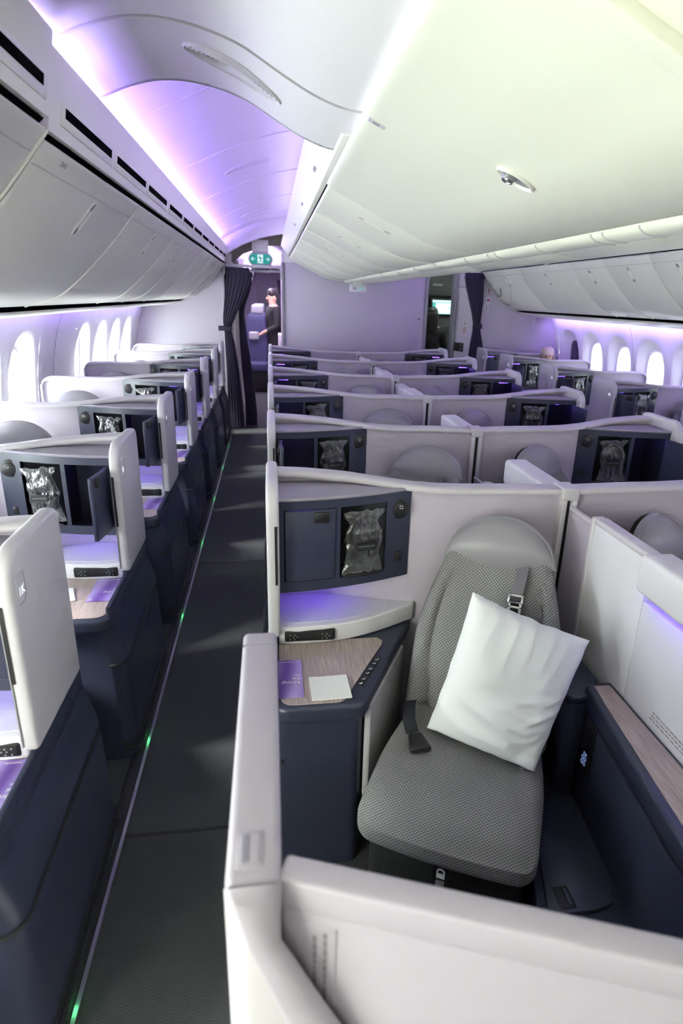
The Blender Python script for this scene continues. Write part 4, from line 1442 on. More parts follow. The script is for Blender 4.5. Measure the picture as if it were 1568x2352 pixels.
# wood-topped centre consoles and stowage beside the nearest centre seats
for s, XX, lbl in ((1, 1.085, 'left'), (-1, 1.105, 'right')):
    t = thing('centre_console', 'navy centre console with wood top on the %s of the nearest divider' % lbl, 'console', (XX, 0, 0), 0, 'centre consoles')
    def C_(name, fn, material, parent=t, smooth=35):
        return obj(name, fn().mesh(name, s, smooth), material, parent)
    body = [(-.002, 1.56), (-.002, .62), (-.215, .62), (-.178, .80), (-.158, 1.0), (-.105, 1.44), (-.090, 1.545), (-.078, 1.56)]
    C_('body', lambda: MB().prism([(x-.004 if x < -.05 else x, y) for x, y in body], .0, .60, 'z', .004), 'navyflat')
    C_('top_rim', lambda: MB().prism([(x-.006 if x < -.01 else x, y) for x, y in body], .612, .680, 'z', .010, 3), 'navytrim')
    C_('shadow_gap', lambda: MB().prism([(x+.010 if x < -.01 else x, y) for x, y in body], .595, .615, 'z'), 'black')
    wi = [(-.018, 1.538), (-.018, .65), (-.188, .65), (-.155, .80), (-.135, 1.0), (-.084, 1.44), (-.072, 1.538)]
    wo_ = C_('wood_inlay', lambda: MB().prism(wi, .678, .6825, 'z'), 'wood', smooth=0)
    C_('printed_mark', lambda: MB().box(-.072, -.062, 1.035, 1.04, .6825, .683).box(-.072, -.062, 1.045, 1.05, .6825, .683).box(-.072, -.062, 1.062, 1.066, .6825, .683).box(-.07, -.064, 1.04, 1.062, .6825, .683), 'inkgrey', wo_, 0)
    C_('bottom_rail', lambda: MB().tube([(-.100, 1.45, .302), (-.150, 1.02, .302), (-.195, .66, .302)], .004, 6), 'grey')
    dv2 = Vector((-.05, -.44, 0)).normalized()
    Mr = frame((-.1105, 1.45, .52), dv2, (0, 0, 1), (dv2.y, -dv2.x, 0))
    rm = C_('handset', lambda: MB().rbox(-.032, .032, -.085, .080, -.004, .008, .014, 3, Mr), 'black')
    C_('handset_button', lambda: sum_rings(Mr), 'iconblue', rm)
    arm = thing('armrest', 'dark navy fold-down armrest between the %s seat and console' % lbl, 'armrest', (XX, 0, 0), 0, 'centre armrests')
    def A_(name, fn, material, smooth=35):
        return obj(name, fn().mesh(name, s, smooth), material, arm)
    ap = [(-.03, 1.86), (-.02, 1.72), (-.02, 1.60), (-.075, 1.545), (-.10, 1.515)]+fan(-.135, 1.545, .035, 300, 180, 5)+[(-.165, 1.60), (-.12, 1.78), (-.09, 1.86)]
    A_('column', lambda: MB().prism([(x*.98-.003, y) for x, y in ap], .28, .635, 'z', .006), 'navyflat')
    A_('lid', lambda: MB().prism(ap, .637, .662, 'z', .007, 3), 'navyflat')
    A_('latch', lambda: MB().rbox(-.075, -.045, 1.535, 1.56, .645, .666, .003), 'black')
    stw = thing('footwell_locker', 'low navy stowage locker with latch beside the %s seat' % lbl, 'locker', (XX, 0, 0), 0, 'footwell lockers')
    def S_(name, fn, material, parent=stw, smooth=35):
        return obj(name, fn().mesh(name, s, smooth), material, parent)
    lp = [(-.10, 1.60), (-.115, 1.40), (-.165, .95), (-.20, .66), (-.46, .66), (-.44, .95), (-.40, 1.10), (-.30, 1.45), (-.24, 1.62)]
    S_('body', lambda: MB().prism(lp, .0, .285, 'z', .006), 'navyflat')
    ld = [(-.118, 1.465), (-.116, 1.428), (-.160, 1.18), (-.171, 1.125), (-.185, 1.103), (-.205, 1.094), (-.249, 1.087), (-.376, 1.09), (-.33, 1.25), (-.23, 1.47), (-.174, 1.494)]
    l_ = S_('lid', lambda: MB().prism(ld, .284, .298, 'z', .005), 'navyflat')
    lt = S_('lid_latch', lambda: MB().rbox(-.335, -.290, 1.100, 1.165, .296, .301, .002), 'black', l_)
    S_('latch_tongue', lambda: MB().rbox(-.308, -.295, 1.108, 1.157, .300, .304, .002), 'navytrim', lt)

# ------------------------------------------------------------------ pillow on the near seat
def m_pillow():
    TL, TR, BR, BL = Vector((.618, 1.66, .975)), Vector((.965, 1.53, .858)), Vector((.748, 1.350, .535)), Vector((.482, 1.59, .523))
    n = 72
    mb = MB()
    c0 = (TR-TL).cross(BL-TL).normalized()
    if c0.y > 0:
        c0 = -c0
    def pt(i, j, sg):
        u, v = i/n, j/n
        uu, vv = 2*u-1, 2*v-1
        # the edges are drawn in between the pointed corners
        iu = 1-.040*(1-vv*vv)*abs(uu)**2
        iv = 1-.035*(1-uu*uu)*abs(vv)**2
        a, b_ = .5+.5*uu*iu, .5+.5*vv*iv
        p = TL*(1-a)*(1-b_)+TR*a*(1-b_)+BR*a*b_+BL*(1-a)*b_
        e = max(0, (1-uu*uu)*(1-vv*vv))
        th = .092*e**.40
        w_ = e**.5
        wr = .016*noise.noise(Vector((u*2.6, v*2.6, 4)))
        fold = 1-2*abs(noise.noise(Vector((u*2.0+v*1.2, v*6.5-u*1.5, 9))))
        wr += .017*(fold-.5)*smoothstep(.30, .80, v)
        fold2 = 1-2*abs(noise.noise(Vector((u*3.0-v, v*8.0+u*5.0, 2))))
        wr += .014*(fold2-.5)*smoothstep(.45, .9, u)*smoothstep(.15, .5, v)
        fold3 = 1-2*abs(noise.noise(Vector((u*7.0+v*1.5, v*1.6, 6))))
        wr += .006*(fold3-.5)*smoothstep(.5, .1, v)
        edge = .004*noise.noise(Vector((u*9, v*9, 5)))*(1-min(1, e*4))
        p = p+c0*(th*sg*(1 if sg > 0 else .75)+wr*w_*sg)+Vector((edge, 0, edge))
        return tuple(p)
    for sg in (-1, 1):
        vs = [pt(i, j, sg) for i in range(n+1) for j in range(n+1)]
        fs_ = []
        for i in range(n):
            for j in range(n):
                q = (i*(n+1)+j, (i+1)*(n+1)+j, (i+1)*(n+1)+j+1, i*(n+1)+j+1)
                fs_.append(q[::-1] if sg > 0 else q)
        mb.add(vs, fs_)
    return mb
o = obj('pillow', m_pillow().mesh('pillow', smooth=70), 'pillow')
tag(o, 'white cotton pillow standing on its corner against the near grey seat', 'pillow')

# ------------------------------------------------------------------ front partition in the foreground
fp = thing('front_partition', 'pale lilac front partition of the nearest centre suite in the foreground', 'partition')
bp_ = [(-.06, 1.085), (-.06, .60), (-.002, .60), (-.002, 1.085)]
obj('aisle_panel', MB().rbox(-.056, -.004, .535, 1.08, .0, 1.185, .012, 3).mesh('aisle_panel'), 'cap', fp)
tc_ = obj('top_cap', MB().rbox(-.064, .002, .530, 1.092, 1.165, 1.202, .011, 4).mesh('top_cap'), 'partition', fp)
obj('cap_joint', MB().box(-.063, .001, 1.040, 1.0425, 1.198, 1.2025).mesh('cap_joint', smooth=0), 'grey', tc_)
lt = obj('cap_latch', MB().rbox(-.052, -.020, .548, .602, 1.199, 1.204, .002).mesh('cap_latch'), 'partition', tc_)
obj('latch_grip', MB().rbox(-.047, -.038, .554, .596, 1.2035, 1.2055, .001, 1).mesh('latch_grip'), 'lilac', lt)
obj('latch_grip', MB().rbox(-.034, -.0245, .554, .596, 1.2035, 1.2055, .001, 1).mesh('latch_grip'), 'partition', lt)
# sliding door panel running back to the right
d0, d1 = Vector((-.004, .538, 0)), Vector((1.05, .143, 0))
dd = (d1-d0).normalized()
nn = Vector((dd.y, -dd.x, 0))
Md = frame(d0, dd, (0, 0, 1), nn)
Ld = (d1-d0).length
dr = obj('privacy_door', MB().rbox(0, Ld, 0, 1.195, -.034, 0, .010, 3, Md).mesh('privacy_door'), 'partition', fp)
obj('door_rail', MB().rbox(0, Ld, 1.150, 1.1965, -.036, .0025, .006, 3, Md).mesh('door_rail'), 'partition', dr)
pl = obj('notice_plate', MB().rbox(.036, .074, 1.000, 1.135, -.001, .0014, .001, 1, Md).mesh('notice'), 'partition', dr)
for r_ in range(2):
    mb = MB()
    rr = random.Random(11+r_)
    z = 1.125-.008*r_
    while z > 1.015+.006*r_:
        L = rr.uniform(.006, .014)
        mb.box(.060-.013*r_-.0022, .060-.013*r_+.0022, z-L, z, .0014, .0019, Md)
        z -= L+.0028
    obj('printed_line', mb.mesh('print', smooth=0), 'inkgrey', pl)
# front frame: the cap turns down and inwards towards the viewer
outer = [(-.064, .528, 1.200), (-.057, .518, 1.190), (-.037, .512, 1.115), (-.0085, .505, 1.036), (.016, .500, .966), (.12, .485, .66)]
inner = [(.002, .528, 1.202), (.0, .518, 1.165), (.0, .512, 1.130), (.048, .500, 1.036), (.098, .488, .945), (.215, .455, .66)]
def m_fframe():
    mb = MB()
    rings = []
    for a, b_ in zip(outer, inner):
        A, B = Vector(a), Vector(b_)
        m1 = A.lerp(B, .12)+Vector((0, -.006, .004))
        m2 = A.lerp(B, .88)+Vector((0, -.006, .004))
        rings.append([tuple(A), tuple(m1), tuple(m2), tuple(B), (B.x, B.y+.02, B.z-.03), (A.x, A.y+.02, A.z-.03)])
    return mb.loft(rings)
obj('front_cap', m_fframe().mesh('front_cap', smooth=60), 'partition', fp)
def m_ffacing():
    rows = []
    for a in outer:
        rows.append((a, (a[0]-.006, a[1]+.004, 0.0)))
    mb = MB()
    n = len(outer)
    vs = [tuple(a) for a in outer]+[(-.066, .528, .45), (-.060, .518, .45), (-.04, .512, .45), (-.01, .506, .45), (.016, .501, .45), (.12, .486, .45)]
    fs_ = [(i, i+1, n+i+1, n+i) for i in range(n-1)]
    mb.add(vs, fs_)
    mb.add([(x+.004, y+.012, z) for x, y, z in vs], [q[::-1] for q in fs_])
    return mb
obj('front_facing', m_ffacing().mesh('front_facing', smooth=60), 'cap', fp)
obj('lower_panel', MB().prism([(-.064, .535), (-.062, .518), (-.04, .512), (.12, .486), (.3, .43), (.3, .46), (.0, .56)], 0, .46, 'z').mesh('lower'), 'cap', fp)
# ------------------------------------------------------------------ curtains
def m_curtain(spec, n=72, folds=9, depth=.5):
    """spec: list of (z, xc, half width, half depth, yc)"""
    mb = MB()
    rings = []
    for z, xc, rx, ry, yc in spec:
        ring = []
        for k in range(n):
            a = 2*math.pi*k/n
            rp = 1+.22*math.sin(folds*2*a+.8*math.sin(z*3))*(.5+.5*depth)
            ring.append((xc+rx*math.cos(a), yc+ry*math.sin(a)*rp+.012*math.sin(folds*a*2), z))
        rings.append(ring)
    return mb.loft(rings)
def refine(spec, n=5):
    out = []
    for i in range(len(spec)-1):
        p0, p1, p2, p3 = spec[max(i-1, 0)], spec[i], spec[i+1], spec[min(i+2, len(spec)-1)]
        for k in range(n):
            t = k/n
            out.append(tuple(.5*(2*p1[j]+(p2[j]-p0[j])*t+(2*p0[j]-5*p1[j]+4*p2[j]-p3[j])*t*t+(3*p1[j]-p0[j]-3*p2[j]+p3[j])*t**3) if j else p1[0]+(p2[0]-p1[0])*t for j in range(5)))
    out.append(spec[-1])
    return out
t = thing('curtain', 'dark navy curtain tied back at the left aisle exit, front one', 'curtain', (0, 0, 0), 0, 'navy curtains')
sp = refine([(2.17, -.42, .15, .03, 8.92), (2.06, -.41, .17, .045, 8.92), (1.8, -.47, .135, .05, 8.92), (1.5, -.56, .075, .05, 8.92), (1.38, -.575, .05, .045, 8.92), (1.2, -.555, .065, .05, 8.92), (.8, -.525, .085, .055, 8.92), (.02, -.50, .11, .06, 8.92)])
obj('cloth', m_curtain(sp).mesh('curtain', smooth=60), 'curtain', t)
obj('tie_back', MB().rbox(-.70, -.515, 8.862, 8.875, 1.36, 1.425, .004, 2, Matrix.Rotation(0, 4, 'Z')).mesh('tie'), 'curtain', t)
obj('heading', MB().rbox(-.575, -.265, 8.885, 8.955, 2.08, 2.175, .008).mesh('heading'), 'curtain', t)
t = thing('curtain', 'black curtain hanging behind the navy one at the left aisle exit', 'curtain', (0, 0, 0), 0, 'navy curtains')
sp = refine([(2.12, -.29, .06, .03, 9.07), (1.9, -.33, .065, .04, 9.07), (1.65, -.385, .04, .04, 9.07), (1.45, -.385, .045, .04, 9.07), (1.0, -.355, .065, .05, 9.07), (.3, -.30, .08, .05, 9.07), (.02, -.295, .085, .05, 9.07)])
obj('cloth', m_curtain(sp, 60, 7).mesh('curtain', smooth=60), 'curtain', t)
obj('heading', MB().rbox(-.36, -.225, 9.04, 9.10, 2.06, 2.13, .008).mesh('heading'), 'curtain', t)
t = thing('curtain', 'dark navy curtain tied back beside the right doorway', 'curtain', (0, 0, 0), 0, 'navy curtains')
sp = refine([(2.20, 2.69, .13, .03, 8.33), (2.1, 2.69, .125, .045, 8.33), (1.85, 2.735, .095, .05, 8.33), (1.62, 2.765, .055, .045, 8.33), (1.50, 2.775, .05, .045, 8.33), (1.3, 2.79, .085, .05, 8.33), (1.0, 2.80, .115, .055, 8.33), (.02, 2.80, .13, .06, 8.33)])
obj('cloth', m_curtain(sp).mesh('curtain', smooth=60), 'curtain', t)
obj('tie_back', MB().rbox(2.70, 2.835, 8.275, 8.285, 1.50, 1.565, .004).mesh('tie'), 'curtain', t)
obj('heading', MB().rbox(2.555, 2.82, 8.295, 8.365, 2.13, 2.205, .008).mesh('heading'), 'curtain', t)
t = thing('curtain_rail', 'white double curtain rail across the left aisle exit', 'rail')
obj('rail', MB().rbox(-.58, .16, 8.905, 8.935, 2.18, 2.215, .006).mesh('rail'), 'cap', t)
obj('rail', MB().rbox(-.30, .16, 9.055, 9.085, 2.135, 2.16, .006).mesh('rail'), 'cap', t)
obj('end_bracket', MB().rbox(-.60, -.585, 8.90, 8.94, 2.08, 2.225, .004).mesh('bracket'), 'alum', t)
obj('end_bracket', MB().rbox(.155, .17, 8.90, 9.10, 2.05, 2.24, .004).mesh('bracket'), 'alum', t)
o = obj('curtain_hook', MB().tube([(2.815, 8.30, 2.30), (2.815, 8.30, 2.20)], .007, 8).rbox(2.80, 2.83, 8.29, 8.32, 2.29, 2.33, .004).mesh('hook'), 'cap')
tag(o, 'white hanger above the curtain by the right doorway', 'hook')

# ------------------------------------------------------------------ signs
def stadium(hx, r, n=10):
    return fan(hx-r, 0, r, -90, 90, n)+fan(-hx+r, 0, r, 90, 270, n)
es = thing('exit_sign', 'green running-man exit sign with two arrows above the aisle', 'sign', (-.115, 9.02, 2.295))
obj('housing', MB().prism(stadium(.165, .083), -.02, .05, 'y', .006, 2).mesh('housing'), 'white', es)
obj('hanger', MB().rbox(-.11, .11, .0, .05, .06, .24, .006).mesh('hanger'), 'bin', es)
fa = obj('face', MB().prism(stadium(.142, .064), -.0245, -.019, 'y').mesh('face'), 'signgreen', es)
def arrow(x, d):
    w_ = .0065
    mb = MB().box(min(x-d*.024, x+d*.02), max(x-d*.024, x+d*.02), -.027, -.024, -w_/2, w_/2)
    for e in (-1, 1):
        mb.prism([(x+d*.026, 0), (x+d*.018, 0), (x+d*.0, e*.020), (x+d*.008, e*.024)], -.027, -.024, 'y')
    return mb
obj('arrow', arrow(-.095, -1).mesh('arrow', smooth=0), 'signwhite', fa)
obj('arrow', arrow(.095, 1).mesh('arrow', smooth=0), 'signwhite', fa)
dw = obj('doorway_symbol', MB().box(-.037, .035, -.0265, -.024, -.052, .055).mesh('door_symbol', smooth=0), 'signwhite', fa)
man = MB().disc((-.008, .040), .009, -.0285, -.026, 12)
for poly in ([(-.018, .030), (.010, .024), (.012, -.008), (-.006, -.008)], [(.006, .028), (.026, .012), (.030, .000), (.024, -.002), (.018, .008), (.004, .016)],
             [(-.016, .030), (-.032, .018), (-.034, .004), (-.028, .004), (-.024, .014), (-.012, .020)],
             [(.004, -.006), (.012, -.006), (.016, -.026), (.038, -.036), (.036, -.043), (.006, -.032)], [(-.006, -.006), (.004, -.006), (-.004, -.030), (-.024, -.050), (-.032, -.046), (-.014, -.026)]):
    man.prism(poly, -.0285, -.026, 'y')
obj('running_man', man.mesh('running_man', smooth=0), 'signgreen', dw)
o2 = thing('exit_sign', 'second exit sign housing seen from below behind the first', 'sign', (-.10, 9.35, 2.20))
obj('housing', MB().prism(stadium(.15, .07), -.02, .05, 'y', .006, 2).mesh('housing'), 'white', o2)
obj('slot', MB().box(-.10, .10, -.022, -.019, -.03, -.02).mesh('slot', smooth=0), 'ink', o2)
ls = thing('lavatory_sign', 'small white lavatory sign with green mark under the centre bins', 'sign', (1.128, 8.3, 1.958))
obj('housing', MB().prism([(-.105, .05), (-.108, -.02)]+fan(-.085, -.02, .022, 180, 270, 4)[1:]+fan(.085, -.02, .022, 270, 360, 4)+[(.105, .05)], -.03, .03, 'y', .004).mesh('housing'), 'white', ls)
for x in (-.058, -.034):
    obj('figure_symbol', MB().disc((x, .016), .006, -.034, -.0295, 10).prism([(x-.008, .008), (x+.008, .008), (x+.005, -.02), (x-.005, -.02)], -.034, -.0295, 'y').mesh('figure', smooth=0), 'inkgrey', ls)
obj('green_mark', MB().prism([(.0, -.006), (.03, .012), (.065, -.006), (.03, .002)], -.034, -.0295, 'y').mesh('mark', smooth=0), 'greenmark', ls)
obj('hanger', MB().rbox(-.06, .06, -.02, .02, .045, .10, .004).mesh('hanger'), 'bin', ls)

# ------------------------------------------------------------------ galley behind the right doorway
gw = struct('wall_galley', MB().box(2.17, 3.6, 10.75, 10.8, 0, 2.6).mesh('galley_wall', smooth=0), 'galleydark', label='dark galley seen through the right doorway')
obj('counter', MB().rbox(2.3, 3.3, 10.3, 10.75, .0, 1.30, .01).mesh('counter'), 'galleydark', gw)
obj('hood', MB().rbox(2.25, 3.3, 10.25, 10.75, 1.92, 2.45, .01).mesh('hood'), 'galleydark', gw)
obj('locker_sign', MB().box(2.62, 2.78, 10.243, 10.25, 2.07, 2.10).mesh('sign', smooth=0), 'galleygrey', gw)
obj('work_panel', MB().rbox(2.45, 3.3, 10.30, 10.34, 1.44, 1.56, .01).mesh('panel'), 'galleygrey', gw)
obj('side_column', MB().rbox(2.36, 2.42, 10.1, 10.3, 0, 2.3, .01).mesh('column'), 'galleygrey', gw)
mo = thing('galley_monitor', 'lit touch screen on the galley wall through the right doorway', 'monitor', (2.805, 10.2, 1.745))
obj('casing', MB().rbox(-.215, .215, 0, .04, -.16, .13, .01).mesh('casing'), 'black', mo)
sc_ = obj('display', MB().box(-.185, .175, -.004, .0, -.11, .105).mesh('display', smooth=0), 'screenui', mo)
obj('window_area', MB().box(-.13, .165, -.007, -.003, -.10, .062).mesh('ui', smooth=0), 'screen', sc_)
obj('title_bar', MB().box(-.185, .175, -.007, -.003, .075, .105).mesh('ui', smooth=0), 'screen', sc_)
obj('menu_button', MB().box(.08, .145, -.009, -.006, -.012, .0).mesh('ui', smooth=0), 'screenui', sc_)

# ------------------------------------------------------------------ people
def skin(name, verts, edges, radii, root, level=2):
    me = bpy.data.meshes.new(name)
    me.from_pydata(verts, edges, [])
    o = bpy.data.objects.new(name, me)
    COL.objects.link(o)
    o.modifiers.new('Skin', 'SKIN').use_smooth_shade = True
    for i, r_ in enumerate(radii):
        me.skin_vertices[0].data[i].radius = (r_, r_) if not isinstance(r_, tuple) else r_
        me.skin_vertices[0].data[i].use_root = i == root
    s_ = o.modifiers.new('Sub', 'SUBSURF')
    s_.levels = s_.render_levels = level
    dg = bpy.context.evaluated_depsgraph_get()
    m2 = bpy.data.meshes.new_from_object(o.evaluated_get(dg))
    bpy.data.objects.remove(o)
    bpy.data.meshes.remove(me)
    return m2
def figure(J, hands, Ht, clothed):
    """J joint dict in unit heights facing -y -> (verts, edges, radii, root)"""
    V, E_, R_, ix = [], [], [], {}
    def v(n, p, r_, par=None):
        ix[n] = len(V)
        V.append(tuple(c*Ht for c in p))
        R_.append(r_*Ht if not isinstance(r_, tuple) else (r_[0]*Ht, r_[1]*Ht))
        if par is not None:
            E_.append((ix[par], ix[n]))
    k = 1.14 if clothed else 1
    v('pelvis', J['pelvis'], .072*k)
    v('spine', J['spine'], .068*k, 'pelvis')
    v('chest', J['chest'], .078*k, 'spine')
    v('collar', J['collar'], .055*k*(1.06 if clothed else 1), 'chest')
    if not clothed:
        v('neck', J['neck'], .030, 'collar')
        v('jaw', J['jaw'], .042, 'neck')
        v('head', J['head'], .054, 'jaw')
        v('crown', J['crown'], .046, 'head')
    else:
        v('neck', tuple(a*.35+b_*.65 for a, b_ in zip(J['collar'], J['neck'])), .040, 'collar')
    for s, e in (('l', -1), ('r', 1)):
        v('sh'+s, J['sh'+s], .040*k*(1.1 if clothed else 1), 'collar')
        v('el'+s, J['el'+s], .028*k, 'sh'+s)
        v('wr'+s, J['wr'+s], (.024 if clothed else .019), 'el'+s)
        if not clothed:
            a, b_ = Vector(J['el'+s]), Vector(J['wr'+s])
            d = (b_-a).normalized()
            side = d.cross(Vector((0, 0, 1)))
            side = side.normalized() if side.length > .1 else Vector((1, 0, 0))
            pm = b_+d*.032
            v('pa'+s, tuple(pm), .018, 'wr'+s)
            for q, (o_, L) in enumerate(((-.014, .036), (-.005, .042), (.005, .040), (.014, .032))):
                v('f%d%s' % (q, s), tuple(pm+side*o_+d*L+Vector((0, 0, -.006))), .0065, 'pa'+s)
            v('th'+s, tuple(b_+d*.02+side*.026*-e+Vector((0, 0, .006))), .008, 'wr'+s)
        v('hp'+s, J['hp'+s], .058*k, 'pelvis')
        v('kn'+s, J['kn'+s], .040*k, 'hp'+s)
        v('an'+s, J['an'+s], (.032 if clothed else .026), 'kn'+s)
        if not clothed:
            v('to'+s, J['to'+s], .024, 'an'+s)
    return V, E_, R_, 0
STAND = dict(pelvis=(0, 0, .53), spine=(0, .005, .62), chest=(0, .005, .71), collar=(0, .01, .80), neck=(0, .002, .845), jaw=(0, -.008, .885), head=(0, -.004, .935), crown=(0, .002, .955),
             shl=(-.098, .01, .80), ell=(-.125, -.01, .64), wrl=(-.10, -.13, .60), shr=(.098, .01, .80), elr=(.125, 0, .64), wrr=(.10, -.12, .585),
             hpl=(-.048, 0, .50), knl=(-.052, -.01, .28), anl=(-.052, .01, .05), tol=(-.055, -.075, .022), hpr=(.048, 0, .50), knr=(.052, -.01, .28), anr=(.052, .01, .05), tor=(.055, -.075, .022))
SIT = dict(STAND)
SIT.update(pelvis=(0, 0, .30), spine=(0, .03, .40), chest=(0, .06, .49), collar=(0, .09, .575), neck=(0, .09, .62), jaw=(0, .08, .66), head=(0, .085, .71), crown=(0, .09, .73),
           shl=(-.098, .09, .57), ell=(-.13, .02, .43), wrl=(-.09, -.11, .39), shr=(.098, .09, .57), elr=(.13, .02, .43), wrr=(.09, -.11, .39),
           hpl=(-.05, -.02, .29), knl=(-.06, -.24, .30), anl=(-.06, -.24, .07), tol=(-.06, -.32, .035), hpr=(.05, -.02, .29), knr=(.06, -.24, .30), anr=(.06, -.24, .07), tor=(.06, -.32, .035))
def person(loc, rz, Ht, J, label, cloth, hair, longhair=False, collar=True, grp=None):
    t = thing('person', label, 'person', loc, rz, grp)
    V, E_, R_, r_ = figure(J, True, Ht, False)
    obj('body', skin('body', V, E_, R_, r_), 'skin', t)
    V, E_, R_, r_ = figure(J, False, Ht, True)
    obj('clothing', skin('clothing', V, E_, R_, r_), cloth, t)
    hd, cr, jw = [Vector(J[k])*Ht for k in ('head', 'crown', 'jaw')]
    up_ = hd
    def hb(x, y, z):
        return (x, y, z)
    mb = MB().rgrid((.060*Ht*.92, .066*Ht*.92, .048*Ht), .046*Ht, 8, hb, Matrix.Translation(hd+Vector((0, .012*Ht, .022*Ht))))
    if longhair:
        mb.rgrid((.060*Ht, .034*Ht, .11*Ht), .030*Ht, 8, None, Matrix.Translation(hd+Vector((0, .044*Ht, -.075*Ht))))
    obj('hair', mb.mesh('hair', smooth=70), hair, t)
    obj('nose', MB().rgrid((.008*Ht, .012*Ht, .012*Ht), .007*Ht, 4, None, Matrix.Translation(jw+Vector((0, -.050*Ht, .022*Ht)))).mesh('nose', smooth=70), 'skin', t)
    for e in (-1, 1):
        obj('ear', MB().rgrid((.006*Ht, .012*Ht, .018*Ht), .0055*Ht, 4, None, Matrix.Translation(jw+Vector((e*.052*Ht, .008*Ht, .03*Ht)))).mesh('ear', smooth=70), 'skin', t)
        obj('eye', MB().rgrid((.007*Ht, .004*Ht, .004*Ht), .0035*Ht, 4, None, Matrix.Translation(jw+Vector((e*.018*Ht, -.049*Ht, .042*Ht)))).mesh('eye', smooth=70), 'ink', t)
    obj('mouth', MB().rgrid((.014*Ht, .003*Ht, .003*Ht), .0025*Ht, 4, None, Matrix.Translation(jw+Vector((0, -.042*Ht, -.006*Ht)))).mesh('mouth', smooth=70), 'red', t)
    if collar:
        c_ = Vector(J['neck'])*Ht
        obj('shirt_collar', MB().tube([(.036*Ht*math.cos(2*math.pi*k/16), .034*Ht*math.sin(2*math.pi*k/16)+c_.y, c_.z-.008*Ht) for k in range(17)], .009*Ht, 6).mesh('collar'), 'shirt', t)
    return t
person((.06, 13.0, 0), math.radians(-72), 1.96, STAND, 'person in a dark suit standing in the rear aisle, reaching towards a seat', 'suit', 'hairdark')
person((2.52, 9.80, 0), math.radians(165), 1.74, STAND, 'person with long dark hair and dark clothes standing in the galley doorway', 'suit', 'hairdark', True, False)
person((3.62, 7.80, .12), math.radians(-15), 1.53, SIT, 'seated person with pale hair behind the right window suites', 'shirt', 'hairwhite', False, False)

# ------------------------------------------------------------------ rear cabin seen through the left aisle exit
def rear_seat(x, y, label):
    t = thing('economy_seat', label, 'airline seat', (x, y, 0), 0, 'rear cabin seats')
    t.scale = (1, 1, 1.15)
    def sb(x_, y_, z_):
        return (x_*(1-.18*smoothstep(.0, .5, z_)), y_+.18*(z_+.4), z_)
    obj('backrest', MB().rgrid((.22, .06, .42), .05, 10, sb, Matrix.Translation((0, .2, .86))).mesh('rear_back', smooth=60), 'blueseat', t)
    obj('headrest', MB().rgrid((.12, .04, .075), .035, 8, None, Matrix.Translation((.02, .36, 1.36))).mesh('rear_head', smooth=60), 'grey', t)
    obj('seat_cushion', MB().rgrid((.23, .25, .08), .05, 8, None, Matrix.Translation((0, -.02, .43))).mesh('rear_cushion', smooth=60), 'blueseat', t)
    obj('seat_frame', MB().rbox(-.2, .2, -.15, .2, .0, .36, .02).mesh('rear_frame'), 'black', t)
    obj('armrest', MB().rbox(.235, .285, -.2, .22, .55, .64, .02, 3).mesh('rear_arm'), 'grey', t)
    obj('small_pillow', MB().rgrid((.10, .04, .07), .035, 6, None, Matrix.Translation((-.05, .13, .93))).mesh('rear_pillow', smooth=60), 'grey', t)
    return t
rear_seat(-.27, 12.6, 'nearest blue seat in the rear cabin past the curtain')
rear_seat(-.27, 13.8, 'second blue seat in the rear cabin past the curtain')
rear_seat(-.27, 15.0, 'third blue seat in the rear cabin past the curtain')
rw_ = struct('wall_rear_cabin_left', MB().box(-.82, -.78, 10.4, 18, 0, 2.1).mesh('rw', smooth=0), 'wallmat', label='pale wall of the rear cabin on the left')
for i in range(4):
    y = 11.9+i*.8
    obj('window_pane', MB().prism([(y+p[0], 1.72+p[1]) for p in [(superell(.15, .22, 2*math.pi*k/24)) for k in range(24)]], -.785, -.772, 'x').mesh('rear_window'), 'windowblue', rw_)
obj('privacy_wing', MB().prism([(10.9, 0), (11.3, 0), (11.25, 1.62), (10.95, 1.62)], -.62, -.46, 'x', .01).mesh('privacy_wing'), 'bin', rw_)
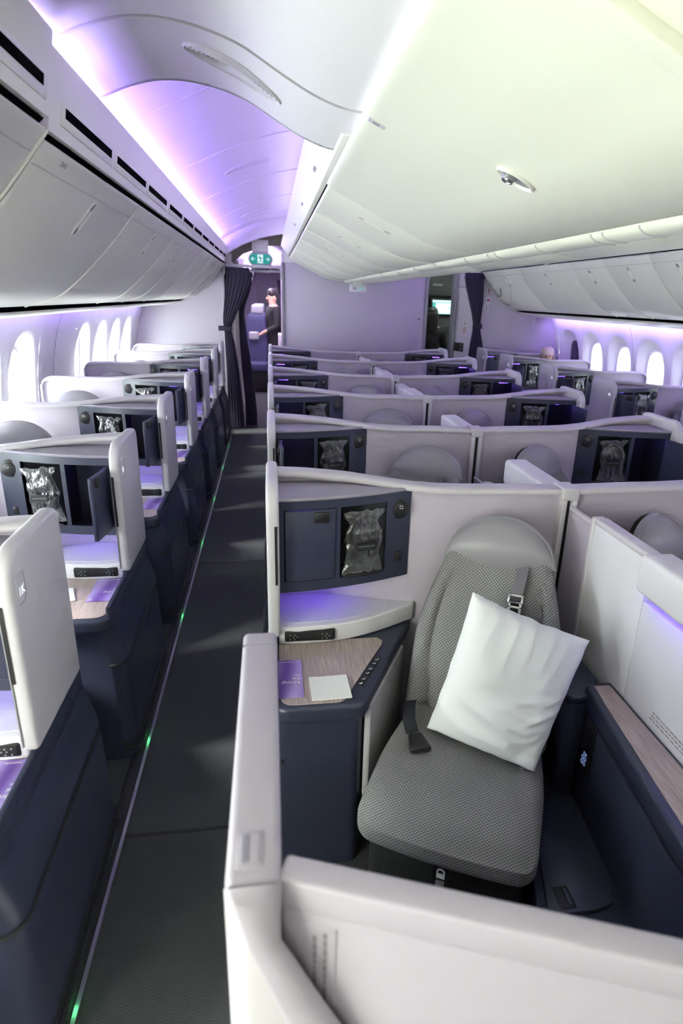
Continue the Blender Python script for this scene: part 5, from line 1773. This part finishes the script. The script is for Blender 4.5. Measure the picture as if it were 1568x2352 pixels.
obj('rear_bin', MB().prism([(-.80, 2.0), (-.60, 2.02), (-.42, 2.18), (-.38, 2.36), (-.80, 2.4)], 10.4, 17.9, 'y').mesh('rear_bin'), 'bin', rw_)
struct('wall_rear_cabin_right', MB().box(.30, .34, 10.6, 18, 0, 2.5).mesh('rwr', smooth=0), 'bulkhead', label='dark side of the rear cabin on the right')
obj('monument', MB().box(-.3, .3, 16.6, 16.7, 0, 2.05).mesh('monument', smooth=0), 'galleydark', bpy.data.objects['wall_rear_cabin_right'])
vp2 = resample([(-.62, 2.36), (-.4, 2.48), (-.1, 2.55), (.15, 2.50), (.34, 2.40)], 4)
obj('rear_ceiling', band(vp2, 9.22, 17.95).mesh('rear_ceiling'), 'ceil', ce)
t = thing('curtain', 'dark curtain gathered on the right of the rear aisle', 'curtain', (0, 0, 0), 0, 'navy curtains')
sp = refine([(2.08, .19, .09, .03, 10.75), (1.9, .21, .07, .04, 10.75), (1.6, .245, .035, .04, 10.75), (1.4, .25, .03, .04, 10.75), (.02, .24, .04, .05, 10.75)])
obj('cloth', m_curtain(sp, 48, 6).mesh('curtain', smooth=60), 'curtain', t)
t = thing('service_trolley', 'pale service trolley standing in the rear aisle', 'trolley', (.22, 12.2, 0))
obj('body', MB().rbox(-.07, .07, -.3, .3, .12, 1.15, .01).mesh('trolley'), 'cap', t)
for k in range(4):
    obj('drawer_front', MB().rbox(-.055, .055, -.308, -.3, .25+.2*k, .42+.2*k, .006).mesh('drawer'), 'alum', t)
obj('castor', MB().disc((-.04, .06), .05, -.26, -.22, 12).mesh('castor'), 'black', t)
obj('castor', MB().disc((.04, .06), .05, -.26, -.22, 12).mesh('castor'), 'black', t)

def m_cloth():
    def df(x, y, z):
        return (x+.012*math.sin(y*90)+.10*(z/.2)*(1 if z > 0 else .2), y+.010*math.sin(x*70), z)
    return MB().rgrid((.10, .07, .19), .05, 14, df, Matrix.Translation((2.70, 3.62, .93)))
o = obj('striped_cloth', m_cloth().mesh('striped_cloth', smooth=60), 'pinkstripe')
tag(o, 'pink and lilac striped cloth at the right edge beside the aisle', 'cloth')
